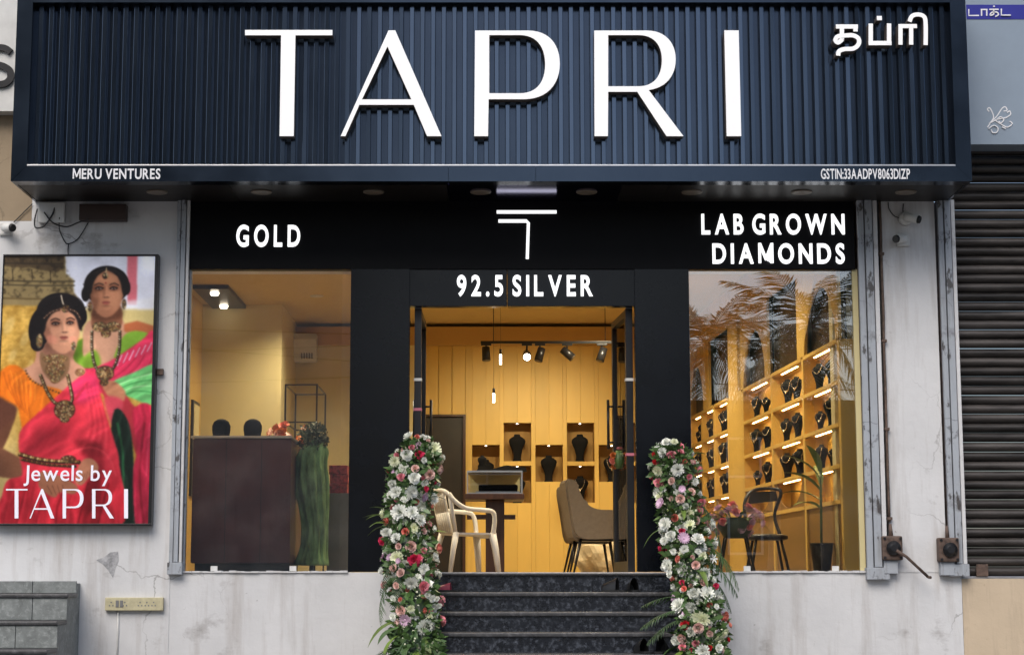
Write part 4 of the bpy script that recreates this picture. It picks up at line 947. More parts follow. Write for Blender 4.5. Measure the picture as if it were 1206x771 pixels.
b_ = nt.nodes['Principled BSDF']; nt.links.new(at.outputs[0], b_.inputs['Base Color']); nt.links.new(at.outputs[0], b_.inputs['Emission Color']); b_.inputs['Emission Strength'].default_value = 0.12
me.materials.append(mp_); o = bpy.data.objects.new('print', me); COL.objects.link(o); o.parent = PO
mtxt = pm('poster_lettering', (0.72,0.70,0.78), 0.4, var=0, emit=0.2, ecol=(0.85,0.82,0.92)); YT = YP-0.004
lettering('Jewels by', (27.5, 547.5, 132, 572), YT, 0.002, mtxt, PO, off=0.008, gap=0.10, space=0.28, name='print_letter')
def mapx(lp, s0, d0): return [[(d0[0]+(x-s0[0])*(d0[2]-d0[0])/(s0[2]-s0[0]), d0[1]+(y-s0[1])*(d0[3]-d0[1])/(s0[3]-s0[1])) for x, y in l] for l in lp]
src = (288.5, 36, 873, 160.5); dst = (7, 575.5, 151, 610)
for lp in ([[(288.5,35.5),(391.5,35.5),(391.5,41.8),(348,41.8),(348,160.5),(330,160.5),(330,41.8),(288.5,41.8)]],
           [[(457.5,36),(465.5,36),(520,160.5),(503,160.5),(487.3,123.6),(423.2,123.6),(406.8,160.5),(401.2,160.5)], [(456.3,55),(484.5,117.2),(426.3,117.2)]],
           [[(559.5,36.2)] + po + [(575.5,117),(575.5,160.5),(559.5,160.5)], [(576.2,110)] + pi_ + [(576.2,41.6)]],
           [[(699.8,36.2)] + ro + [(805,160.5),(785,160.5),(750.5,108.3),(716.3,108.3),(716,160.5),(700.2,160.5)], [(716.3,101.8)] + ri + [(716.3,41.6)]],
           [[(853,36),(872,36),(872,160.5),(853,160.5)]]):
    outline(mapx(lp, src, dst), YT, 0.002, mtxt, PO, 'print_letter')

# ================================================================== INTERIOR THINGS
# lamps ------------------------------------------------------------
def downlight(px, py, energy, label):
    d = _ray(px, py); t = (ZC-EYE)/d[2]; X_, Y_ = d[0]*t, CAMY+d[1]*t
    return downlight_at(X_, Y_, energy, label)
def downlight_at(X_, Y_, energy, label):
    T = thing('ceiling_downlight', (X_, Y_, ZC-0.012), label, 'ceiling light', 'recessed shop downlights')
    s = nb(); lathe(s, [(0.05,0.0),(0.075,0.0),(0.08,0.006),(0.08,0.0115),(0.05,0.0115)], (X_, Y_, ZC-0.012), 20); obj('trim', s, M['white_plastic'], T)
    s = nb(); lathe(s, [(0.048,0.0),(0.048,0.004)], (X_, Y_, ZC-0.010), 16); obj('lens', s, M['lamp'], T)
    l = bpy.data.lights.new('downlight_glow', 'SPOT'); l.spot_size = R(150); l.spot_blend = 1.0; l.shadow_soft_size = 0.045; l.energy = energy*3.4; l.color = (1.0, 0.85, 0.58)
    lo = bpy.data.objects.new('downlight_glow', l); COL.objects.link(lo); lo.parent = T; lo.location = (0, 0, -0.03)
    return T
downlight(373, 348, 55, 'lit ceiling downlight nearest the right edge of the gold window')
downlight(401, 396, 48, 'farther ceiling downlight seen low at right of the gold window')
downlight(582, 397, 9, 'lit ceiling downlight above the black track lights')
downlight_at(1.4, 4.8, 105, 'added fill downlight in front of the right display wall')  # this lamp and the next three are added to brighten the room
downlight_at(0.4, 2.0, 16, 'added fill downlight just inside the shop door')
downlight_at(-2.2, 2.0, 95, 'added fill downlight above the reception counter')
downlight_at(1.6, 1.6, 105, 'added fill downlight nearest the diamonds window')
# triple fixture in the ceiling of the left bay
a = P(254, 336, 0); d1 = _ray(252, 335); t1 = (ZC-EYE)/d1[2]; d2 = _ray(279, 374); t2 = (ZC-EYE)/d2[2]
A_, B2 = Vector((d1[0]*t1, CAMY+d1[1]*t1, ZC)), Vector((d2[0]*t2, CAMY+d2[1]*t2, ZC))
T = thing('triple_spotlight', tuple((A_+B2)/2), 'black ceiling tray with three lit spots in the gold window', 'ceiling light')
s = nb(); box(s, min(A_.x,B2.x)-0.14, max(A_.x,B2.x)+0.16, A_.y, B2.y, ZC-0.05, ZC-0.002, 0.006); obj('tray', s, M['dark_metal'], T)
for k in range(3):
    q = A_.lerp(B2, 0.1+0.38*k); s = nb(); lathe(s, [(0.040,0),(0.05,0.02),(0.05,0.03)], (q.x-0.02, q.y, ZC-0.082), 16); obj('spot', s, M['lamp'], T)
l = bpy.data.lights.new('spot_glow', 'SPOT'); l.energy = 300; l.spot_size = R(70); l.spot_blend = 0.8; l.color = (1.0, 0.82, 0.38); l.shadow_soft_size = 0.1
lo = bpy.data.objects.new('spot_glow', l); COL.objects.link(lo); lo.parent = T; lo.location = (-0.2, 0.3, -0.12); lo.rotation_euler = (R(38), 0, R(12))
# track with heads
YTk = 5.6
TR = thing('track_light', P(640, 402, YTk), 'black ceiling track with five spotlight heads above the door area', 'track light')
s = nb(); xa, xb = XX(566,402,YTk), XX(728,402,YTk); zt_ = ZZ(401.5, YTk); box(s, xa, xb, YTk-0.018, YTk+0.018, zt_-0.03, zt_, 0.003); obj('track', s, M['dark_metal'], TR)
for x in (xa+0.15, xb-0.15): s = nb(); tube(s, [(x, YTk, zt_), (x, YTk, ZC)], 0.005, 6); obj('hanger', s, M['dark_metal'], TR)
for k, (hx, hy, dx, dz, lit) in enumerate(((572.5,416,0.05,-1,0),(620.5,418,0.0,-0.5,1),(636,417,-0.25,-0.9,0),(668,416,0.9,-0.75,0),(709,417,-0.3,-0.9,0))):
    c = P(hx, hy, YTk); hd = Vector((dx, -0.15 if lit != 1 else -1.2, dz)).normalized(); S_ = sub('spotlight_head', TR)
    s = nb(); tube(s, [(c.x, YTk, zt_-0.03), (c.x, YTk, zt_-0.075), tuple(c-hd*0.05)], 0.012, 6); obj('stem', s, M['dark_metal'], S_)
    s = nb(); tube(s, [tuple(c-hd*0.075), tuple(c+hd*0.085)], [0.045, 0.05], 14); obj('can', s, M['dark_metal'], S_)
    s = nb(); tube(s, [tuple(c+hd*0.086), tuple(c+hd*0.09)], 0.042, 12); obj('lens', s, M['lamp'] if lit else M['off_lens'], S_)
    s = nb(); box(s, c.x-0.06, c.x+0.06, YTk-0.022, YTk+0.022, zt_-0.055, zt_-0.031, 0.003); obj('adapter', s, M['dark_metal'], S_)
for i, (tx, e) in enumerate(((-0.1, 40), (0.5, 52), (1.1, 40))):
    l = bpy.data.lights.new('track_glow', 'SPOT'); l.energy = e; l.spot_size = R(95); l.spot_blend = 1.0; l.color = (1.0, 0.86, 0.56); l.shadow_soft_size = 0.06
    lo = bpy.data.objects.new('track_glow', l); COL.objects.link(lo); lo.parent = TR; lo.location = Vector((tx, YTk+0.1, zt_-0.15))-WLOC[TR.name]; lo.rotation_euler = (R(58), 0, 0)
# two slim pendants
for hx, y0, y1, Y_, lab in ((589.5, 411, 429, 4.2, 'slim white pendant lamp hanging beside the leftmost track spotlight'), (581.5, 457, 474, 3.4, 'slim black pendant lamp with glowing tip above the glass case')):
    T = thing('pendant_lamp', P(hx, y1, Y_), lab, 'pendant lamp', 'slim pendant lamps'); c0, c1 = P(hx, y0, Y_), P(hx, y1, Y_)
    s = nb(); zm = c0.z-(c0.z-c1.z)*0.35; tube(s, [(c0.x, Y_, zm), (c0.x, Y_, c0.z)], 0.014, 12); obj('cap', s, M['dark_metal'], T)
    s = nb(); tube(s, [(c0.x, Y_, c1.z), (c0.x, Y_, zm-0.001)], 0.012, 12); obj('diffuser', s, M['lamp'], T)
    s = nb(); tube(s, [(c0.x, Y_, c0.z), (c0.x, Y_, ZC)], 0.0016, 5); obj('cord', s, M['dark_metal'], T)

# necklace busts -----------------------------------------------------
BUST = [(0.062,0),(0.062,0.012),(0.050,0.03),(0.052,0.09),(0.070,0.16),(0.098,0.22),(0.110,0.262),(0.100,0.295),(0.070,0.318),(0.044,0.33),(0.040,0.352),(0.034,0.358)]
bm = nb(); lathe(bm, BUST, n=20, sy=0.62); me_bust = mesh_from(bm, 'form', M['black_velvet'])
bm = nb(); pts = [(0.047*math.cos(t)*(1 if True else 1), -0.045-0.030*abs(math.sin(t/1)), 0.0) for t in (0,)]
def necklace_mesh(big):
    bm = nb(); n = 22
    for k in range(n):
        t = math.pi*(k+0.5)/n; x = -0.062*math.cos(t); drop = math.sin(t); z = 0.312-0.115*drop*(1.15 if big else 0.8)
        # sit on the bust surface
        r = np.interp(z, [p[1] for p in BUST], [p[0] for p in BUST]); y = -0.62*math.sqrt(max(r*r-x*x, 0.0004))-0.006
        rr = 0.0055 if not big else 0.0062+0.004*(drop > 0.93)
        lathe(bm, [(rr*0.4,-rr),(rr,-rr*0.3),(rr,rr*0.3),(rr*0.4,rr)], (x, y, z), 6)
    if big:
        lathe(bm, [(0.004,-0.02),(0.013,-0.008),(0.012,0.006),(0.004,0.016)], (0, -0.62*0.07-0.022, 0.165), 8)
    return mesh_from(bm, 'necklace', pm('silver_chain', (0.75,0.68,0.55), 0.25, metal=0.9, var=0.2))
me_nk = [necklace_mesh(False), necklace_mesh(True)]
def bust(loc, rz, sc, label, nk, group):
    T = thing('necklace_bust', loc, label, 'display bust', group); T.rotation_euler = (0, 0, rz); T.scale = (sc,)*3
    o = bpy.data.objects.new('form', me_bust); COL.objects.link(o); o.parent = T
    if nk is not None: o = bpy.data.objects.new('necklace', me_nk[nk]); COL.objects.link(o); o.parent = T
    return T
blab = {1:('black necklace bust in the upper left square niche of the ochre wall', None), 2:('black bust in the niche under the upper left one, behind the glass case', 0), 3:('bare black necklace bust in the middle single niche of the ochre wall', None),
        4:('bare black necklace bust in the niche above the armchair', None), 5:('black bust with silver necklace directly behind the armchair back', 1), 6:('black bust with silver necklace in niche beside the right glass door', 1),
        7:('black bust in the high niche behind the right glass door', 0), 8:('black bust in the low niche behind the right glass door', 0), 9:('black bust in the high back wall niche seen through diamonds window', 0), 10:('black bust in the low back wall niche seen through diamonds window', 0), 0:('black bust in the lower leftmost niche beside the dark back door', None)}
for i, n in enumerate(NIC):
    lab, nk = blab[i]; bust((XX((n[0]+n[2])/2, 560, YD), YD+0.13, ZZ(n[3], YD)+0.001), random.uniform(-.15,.15), 0.95 if i not in (1,4) else 0.98, lab, nk, 'necklace busts in the back wall niches')
row_n = ('top', 'second', 'third'); col_n = ('nearest the window frame', 'second from the window frame', 'third from the window frame', '', 'just beyond the wide pier', 'next to last before the back wall', 'farthest from the window frame')
for i in range(len(ys)-1):
    if i == 3: continue
    for j in range(3):
        a, b_ = ys[i]+0.04, ys[i+1]-0.04; hgt = Hs[j]-Hs[j+1]-0.05
        for q in range(2):
            yy = a+(b_-a)*(0.36 if q == 0 else 0.70)+random.uniform(-.05,.05)
            low = random.random() < 0.25
            bust(tuple(turn((XW+0.065, yy, Hs[j+1]+0.019))), -math.pi/2+random.uniform(.5,1.1), hgt/0.36*(0.80 if not low else 0.55)*random.uniform(.94,1.06), '%s black jewellery bust in %s shelf row, column %s' % (('nearer', 'farther')[q], row_n[j], col_n[i]), random.choice((0, 1, 1)), 'necklace busts on the right display wall')

# display table with a glass case --------------------------------------
YTb = 3.0
T = thing('pedestal_table', (XX(583,650,YTb), YTb, ZF), 'dark wood pedestal table under the glass jewellery case', 'table')
s = nb(); box(s, XX(548,584,YTb), XX(617,584,YTb), YTb-0.28, YTb+0.3, ZZ(589,YTb), ZZ(582.5,YTb), 0.006); obj('table_top', s, M['dark_wood'], T)
s = nb(); box(s, XX(572,630,YTb), XX(594,630,YTb), YTb-0.09, YTb+0.09, ZF, ZZ(589.2,YTb), 0.004); obj('pedestal', s, M['dark_wood'], T)
s = nb(); box(s, XX(550,608,YTb), XX(607,608,YTb), YTb-0.07, YTb+0.12, ZZ(611,YTb), ZZ(606,YTb), 0.003); obj('cross_rail', s, M['dark_wood'], T)
s = nb(); box(s, XX(556,670,YTb), XX(610,670,YTb), YTb-0.2, YTb+0.2, ZF-0.0, ZF+0.03, 0.004); obj('base', s, M['dark_wood'], T)
zt_t = ZZ(582.5, YTb)
T = thing('glass_case', (XX(583,570,YTb), YTb, zt_t), 'small glass jewellery case with steel edges on pedestal table', 'display case')
xa, xb, za, zb_ = XX(550,570,YTb), XX(615,570,YTb), zt_t+0.001, ZZ(556,YTb)
ya, yb = YTb-0.22, YTb+0.22
s = nb()
for x in (xa, xb-0.012):
    for y in (ya, yb-0.012): box(s, x, x+0.012, y, y+0.012, za, zb_)
for z in (za, zb_-0.012):
    for y in (ya, yb-0.012): box(s, xa+0.012, xb-0.012, y, y+0.012, z, z+0.012)
obj('edge_frame', s, M['steel'], T)
s = nb(); box(s, xa+0.012, xb-0.012, ya+0.004, ya+0.008, za+0.012, zb_-0.012); obj('pane', s, M['glass_clear'], T)
s = nb(); box(s, xa+0.002, xb-0.002, ya+0.002, yb-0.002, zb_, zb_+0.006); obj('lid', s, M['steel'], T)
s = nb(); box(s, xa+0.02, xb-0.02, yb-0.02, yb-0.013, za+0.012, zb_-0.013); obj('rear_panel', s, M['cream_wall'], T)
s = nb(); box(s, XX(563.5,575,ya), XX(610,575,ya), ya+0.05, ya+0.25, za+0.03, za+0.095, 0.02); tag(obj('jewellery_tray', s, M['black_velvet']), 'black padded jewellery tray inside the glass case', 'tray')
s = nb(); box(s, XX(560,575,ya), XX(612,575,ya), ya+0.03, ya+0.30, za+0.002, za+0.028, 0.004); tag(obj('tray_stand', s, M['steel']), 'silver stand under the black tray in the glass case', 'stand')
bust((XX(568,550,YTb-.05), YTb-0.05, zb_+0.0065), 0.2, 0.45, 'low black display bust on top of the glass case', None, 'busts on the glass case')
s = nb(); q = smooth_pts([(-.25,.0),(-.2,.055),(-.08,.03),(.05,.06),(.14,.045),(.24,.04),(.26,.0)], 4, False); cx = XX(590,550,YTb)
prism(s, [(cx+x, YTb-0.08, zb_+0.0065+max(z,0)) for x, z in q], (0, 0.14, 0)); tag(obj('velvet_roll', s, M['black_velvet']), 'crumpled black velvet roll lying on the glass case', 'jewellery roll')

# plastic chair ----------------------------------------------------------
def plastic_chair(loc, rz):
    T = thing('plastic_chair', loc, 'beige monobloc plastic armchair inside the door behind left garland', 'chair'); m = M['plastic_beige']; loc = Vector(loc)
    rot = Matrix.Rotation(rz, 3, 'Z')
    def w(p): return tuple(rot @ Vector(p) + loc)
    def add(name, fn): s = nb(); fn(s); obj(name, s, m, T)
    def seat(s):
        n = 10; top = []; 
        for j in range(n+1):
            v_ = j/n; yy = -0.21+0.44*v_; ww = 0.20+0.035*v_
            top.append([s.verts.new(w((ww*(2*i/8-1), yy, 0.415-0.012*math.sin(math.pi*v_)*(1-(2*i/8-1)**2)-0.03*max(0, v_-0.85)/0.15))) for i in range(9)])
        bot = [[s.verts.new((v.co.x, v.co.y, v.co.z-0.02)) for v in r] for r in top]
        for j in range(n):
            for i in range(8):
                s.faces.new((top[j][i], top[j][i+1], top[j+1][i+1], top[j+1][i])); s.faces.new((bot[j][i+1], bot[j][i], bot[j+1][i], bot[j+1][i+1]))
        for j in range(n):
            s.faces.new((top[j+1][0], top[j][0], bot[j][0], bot[j+1][0])); s.faces.new((top[j][8], top[j+1][8], bot[j+1][8], bot[j][8]))
        for i in range(8):
            s.faces.new((top[0][i+1], top[0][i], bot[0][i], bot[0][i+1])); s.faces.new((top[n][i], top[n][i+1], bot[n][i+1], bot[n][i]))
    add('seat', seat)
    for sx in (-1, 1):
        add('leg', lambda s: tube(s, [w((sx*0.20, 0.20, 0.415)), w((sx*0.225, 0.225, 0.25)), w((sx*0.25, 0.25, 0.002))], [0.042, 0.036, 0.028], 8))
        add('leg', lambda s: tube(s, [w((sx*0.19, -0.19, 0.415)), w((sx*0.21, -0.23, 0.25)), w((sx*0.235, -0.275, 0.002))], [0.034, 0.028, 0.022], 8))
        add('armrest', lambda s: tube(s, smooth_pts([w((sx*0.20, -0.275, 0.80)), w((sx*0.245, -0.235, 0.73)), w((sx*0.275, -0.12, 0.655)), w((sx*0.28, 0.06, 0.64)), w((sx*0.272, 0.17, 0.625)), w((sx*0.25, 0.205, 0.55)), w((sx*0.215, 0.205, 0.41))], 5, False), [0.024]*30+[0.03], 8))
    add('back_rim', lambda s: tube(s, smooth_pts([w((-0.205,-0.27,0.78)), w((-0.15,-0.305,0.825)), w((0,-0.325,0.84)), w((0.15,-0.305,0.825)), w((0.205,-0.27,0.78))], 5, False), 0.024, 8))
    for sx in (-1, 1): add('back_post', lambda s: tube(s, [w((sx*0.19,-0.20,0.41)), w((sx*0.20,-0.235,0.60)), w((sx*0.205,-0.27,0.79))], 0.022, 8))
    for k in range(6):
        x = -0.135+0.054*k
        def sl(s):
            for z0, y0, z1, y1 in ((0.41,-0.215,0.62,-0.265),(0.62,-0.265,0.825,-0.312)):
                tube(s, [w((x*0.92, y0, z0)), w((x, y1, z1))], 0.019, 6)
        add('slat', sl)
plastic_chair((XX(549,672,1.9), 1.9, ZF), R(-66)); bpy.data.objects['plastic_chair'].scale = (0.93,)*3

# upholstered armchairs ------------------------------------------------
def armchair(loc, rz, label):
    T = thing('upholstered_armchair', loc, label, 'chair', 'taupe upholstered armchairs'); loc = Vector(loc); rot = Matrix.Rotation(rz, 3, 'Z')
    def w(p): return tuple(rot @ Vector(p) + loc)
    prof = smooth_pts([(-0.31,0.90),(-0.225,0.905),(-0.205,0.84),(-0.13,0.70),(-0.02,0.635),(0.16,0.625),(0.235,0.595),(0.255,0.50),(0.245,0.36),(0.1,0.345),(-0.16,0.345),(-0.235,0.40),(-0.275,0.60)], 4)
    for sx in (-1, 1):
        s = nb(); prism(s, [w((sx*0.27, y, z)) for y, z in prof], tuple(rot @ Vector((-sx*0.055, 0, 0))), 0.014); obj('side_shell', s, M['taupe'], T)
    s = nb(); pr = smooth_pts([(-0.325,0.895),(-0.245,0.90),(-0.19,0.62),(-0.16,0.46),(-0.17,0.345),(-0.245,0.36),(-0.285,0.6)], 4); prism(s, [w((-0.213, y, z)) for y, z in pr], tuple(rot @ Vector((0.426, 0, 0))), 0.016); obj('backrest', s, M['taupe'], T)
    s = nb(); pr = smooth_pts([(-0.18,0.355),(0.25,0.352),(0.275,0.40),(0.26,0.465),(0.0,0.475),(-0.16,0.462)], 4); prism(s, [w((-0.212, y, z)) for y, z in pr], tuple(rot @ Vector((0.424, 0, 0))), 0.014); obj('seat_cushion', s, M['taupe'], T)
    for sx in (-1, 1):
        for y0, y1 in ((0.18, 0.235), (-0.17, -0.25)):
            s = nb(); tube(s, [w((sx*0.19, y0, 0.352)), w((sx*0.225, y1, 0.001))], [0.017, 0.010], 8); obj('leg', s, M['dark_metal'], T)
    s = nb(); box(s, -0.2, 0.2, -0.17, 0.19, 0.325, 0.3445, 0.004)
    for v in s.verts: v.co = Vector(w(v.co))
    obj('seat_frame', s, M['dark_metal'], T)
armchair((XX(701,672,1.9), 1.9, ZF), R(-84), 'front taupe upholstered armchair facing right beside the open door')
armchair((XX(695,672,2.9), 2.9, ZF), R(-84), 'second taupe armchair mostly hidden behind the front armchair')
for o in bpy.data.objects:
    if o.name.startswith('upholstered_armchair'): o.scale = (0.95,)*3
# pale crumpled sack behind the armchair
s = nb(); bmesh.ops.create_icosphere(s, subdivisions=4, radius=1.0)
c = P(708, 676, 3.9)
from mathutils import noise as mno
for v in s.verts:
    p = v.co.copy(); q = 1+0.16*mno.noise(p*2.2)+0.07*abs(mno.noise(p*6))
    v.co = Vector((c.x+p.x*q*0.285, 3.9+p.y*q*0.26, ZF+max(0.0, 0.23+p.z*q*0.27)))
tag(obj('crumpled_sack', s, pm('pale_sack', (0.75,0.62,0.40), 0.55, var=0.25, scale=5, bump=0.3, bscale=14)), 'pale yellowish crumpled sack on the floor behind the armchairs', 'sack')
# shelf bench below the right glass door edge: small flower bunch tied to the door
def flowers_near(c, n, rad, cols, sc, parent, name='flower'):
    for k in range(n):
        d = Vector((random.gauss(0,1), random.gauss(0,1), random.gauss(0,1))).normalized(); p = Vector(c)+Vector((d.x*rad[0], d.y*rad[1], d.z*rad[2]))
        kind, mat = random.choice(cols); piece(name, flower_mesh(kind, mat), parent, p, d.to_track_quat('Z','Y'), sc*random.uniform(.8,1.2))

# ================================================================== FLOWERS
def petal(bm, ang, tilt, L, w, z0=0.0, r0=0.1, curl=0.25, tipw=0.35, zig=0.0):
    ca, sa = math.cos(ang), math.sin(ang); ct, st = math.cos(tilt), math.sin(tilt)
    def pt(u, v_, c):                         # u along, v across
        r = r0 + u*L*ct - c*st*L; z = z0 + u*L*st + c*L*ct
        return (r*ca - v_*sa, r*sa + v_*ca, z)
    a = [bm.verts.new(pt(0, s_*w*0.3, 0)) for s_ in (-1, 1)]
    b = [bm.verts.new(pt(0.6, s_*w*0.5, curl*0.25)) for s_ in (-1, 1)]
    zz = zig*random.uniform(-1, 1)
    c = [bm.verts.new(pt(1.0+zig*random.uniform(-.5,.5), s_*w*tipw, curl+zz*s_)) for s_ in (-1, 1)]
    for q in ((a, b), (b, c)):
        f = bm.faces.new((q[0][0], q[0][1], q[1][1], q[1][0])); f.smooth = True
_FM = {}
def fmat(name, col, var=0.18):
    m = pm(name, col, 0.6, var=var, scale=9, randc=0.16, spec=0.3); b = m.node_tree.nodes['Principled BSDF']
    b.inputs['Subsurface Weight'].default_value = 0.0; return m
FC = {'white': fmat('petal_white', (0.84,0.85,0.78)), 'ivory': fmat('petal_ivory', (0.80,0.82,0.60)), 'pink': fmat('petal_pink', (0.80,0.30,0.35)), 'hot': fmat('petal_magenta', (0.66,0.04,0.12)),
      'red': fmat('petal_red', (0.60,0.02,0.03)), 'salmon': fmat('petal_salmon', (0.78,0.25,0.19)), 'lilac': fmat('petal_lilac', (0.70,0.47,0.62)), 'blush': fmat('petal_blush', (0.80,0.56,0.50)), 'orange': fmat('petal_orange', (0.55,0.16,0.04))}
ML = {'leaf': pm('leaf_green', (0.065,0.125,0.035), 0.45, var=0.4, scale=6, randc=0.3), 'light': pm('leaf_light', (0.13,0.20,0.035), 0.45, var=0.3, scale=6, randc=0.25), 'dark': pm('leaf_dark', (0.015,0.034,0.014), 0.55, var=0.4, scale=8),
      'palm': pm('palm_green', (0.045,0.085,0.03), 0.4, var=0.3, scale=5, randc=0.25), 'grey': pm('eucalyptus', (0.10,0.13,0.09), 0.6, var=0.3)}
def flower_mesh(kind, colr):
    k = (kind, colr)
    if k in _FM: return _FM[k]
    bm = nb(); st = random.getstate(); random.seed(sum(map(ord, kind)))
    if kind == 'mum':
        for ring, (n, t, L, w, z, r0) in enumerate(((15,0.05,0.82,0.30,0.05,0.16),(13,0.40,0.72,0.28,0.14,0.14),(10,0.80,0.58,0.24,0.22,0.10),(7,1.15,0.45,0.2,0.28,0.06))):
            for i in range(n): petal(bm, 2*math.pi*(i+0.5*ring)/n+random.uniform(-.1,.1), t+random.uniform(-.12,.12), L*random.uniform(.88,1.08), w, z, r0, 0.22)
    elif kind == 'carn':
        for ring, (n, t, L, w, z, r0) in enumerate(((9,0.15,0.85,0.62,0.10,0.12),(8,0.55,0.74,0.56,0.2,0.1),(7,0.9,0.62,0.5,0.28,0.06),(5,1.25,0.5,0.42,0.34,0.03))):
            for i in range(n): petal(bm, 2*math.pi*(i+0.4*ring)/n+random.uniform(-.2,.2), t+random.uniform(-.2,.2), L*random.uniform(.85,1.1), w, z, r0, 0.18, 0.55, 0.22)
    elif kind == 'daisy':
        for ring, (n, t, L) in enumerate(((16,0.10,0.85),(14,0.35,0.7))):
            for i in range(n): petal(bm, 2*math.pi*(i+0.5*ring)/n, t+random.uniform(-.1,.1), L, 0.24, 0.08+0.05*ring, 0.14, 0.12)
        lathe(bm, [(0.2,0.1),(0.22,0.2),(0.12,0.3)], n=8)
    elif kind == 'rose':
        for ring, (n, t, L, w, z, r0) in enumerate(((6,0.55,0.72,0.75,0.0,0.22),(5,1.0,0.66,0.66,0.08,0.2),(4,1.3,0.6,0.5,0.16,0.12),(3,1.45,0.55,0.34,0.2,0.05))):
            for i in range(n): petal(bm, 2*math.pi*(i+0.5*ring)/n, t, L, w, z, r0, 0.10, 0.42)
    elif kind == 'lily':
        for i in range(6): petal(bm, 2*math.pi*i/6+random.uniform(-.1,.1), 0.45+random.uniform(-.15,.15), 1.0, 0.34, 0.02, 0.05, -0.3, 0.10)
    random.setstate(st)
    me = bpy.data.meshes.new('flower'); bm.to_mesh(me); bm.free(); me.materials.append(FC[colr]); _FM[k] = me; return me
def frond_mesh(L, W_, n, droop, mat, name='palm_leaf', wl=0.022):
    bm = nb(); pts = []
    def ax(t): return Vector((0, L*t, L*(0.10*t - droop*t*t)))
    tube(bm, [tuple(ax(i/8)) for i in range(9)], [0.010*(1-0.85*i/8)*(L/0.6)**0.5 for i in range(9)], 5, False)
    for i in range(n):
        t = 0.14+0.86*i/(n-1); c = ax(t); d = (ax(min(1, t+0.02))-ax(t-0.02)).normalized()
        ll = W_*(math.sin(math.pi*min(1, 0.10+t*0.86))**0.6)*random.uniform(.85,1.1)
        for sg in (-1, 1):
            dr = (Vector((sg, 0, 0))*0.80 + d*0.62 + Vector((0, 0, random.uniform(-.28,.06)))).normalized()
            side = d*wl*0.5
            m_ = c+dr*ll*0.5+Vector((0,0,-0.02*ll)); e = c+dr*ll+Vector((0,0,-0.25*ll*random.uniform(.6,1.4)))
            v = [bm.verts.new(q) for q in (c-side*0.5, c+side*0.5, m_+side, e, m_-side)]
            bm.faces.new((v[0], v[1], v[2], v[4])); bm.faces.new((v[4], v[2], v[3]))
    me = bpy.data.meshes.new(name); bm.to_mesh(me); bm.free(); me.materials.append(mat); return me
def blade_mesh(L, W_, bend, mat, name='leaf'):
    bm = nb(); prev = None; n = 7
    for i in range(n+1):
        t = i/n; w = W_*math.sin(math.pi*min(1, 0.06+t*0.94))**0.8; c = Vector((0, L*t, L*(0.35*t-bend*t*t)))
        r = [bm.verts.new(c+Vector((-w/2,0,w*0.18))), bm.verts.new(c), bm.verts.new(c+Vector((w/2,0,w*0.18)))]
        if prev:
            for k in (0, 1):
                f = bm.faces.new((prev[k], prev[k+1], r[k+1], r[k])); f.smooth = True
        prev = r
    me = bpy.data.meshes.new(name); bm.to_mesh(me); bm.free(); me.materials.append(mat); return me
PALM = [frond_mesh(0.42, 0.13, 17, 0.35, ML['palm'], wl=0.016), frond_mesh(0.50, 0.15, 20, 0.55, ML['leaf'], wl=0.018)]
BLADE = [blade_mesh(0.22, 0.05, 0.6, ML['light']), blade_mesh(0.34, 0.035, 0.8, ML['leaf']), blade_mesh(0.16, 0.07, 0.4, ML['leaf'])]
def orient(d, roll=0.0):                      # local +Y along d, local +Z kept upward
    d = Vector(d).normalized(); z = Vector((0, 0, 1)); z = (z - d*z.dot(d))
    if z.length < 0.05: z = Vector((0, -1, 0.2)); z = z - d*z.dot(d)
    z.normalize(); x = d.cross(z); m = Matrix((x, d, z)).transposed(); return (m.to_quaternion() @ Matrix.Rotation(roll, 3, 'Y').to_quaternion())
MIX = [('mum','white')]*18+[('mum','ivory')]*5+[('carn','pink')]*8+[('carn','hot')]*3+[('carn','red')]*1+[('daisy','lilac')]*5+[('lily','white')]*4+[('rose','salmon')]*4+[('rose','blush')]*7+[('carn','white')]*7
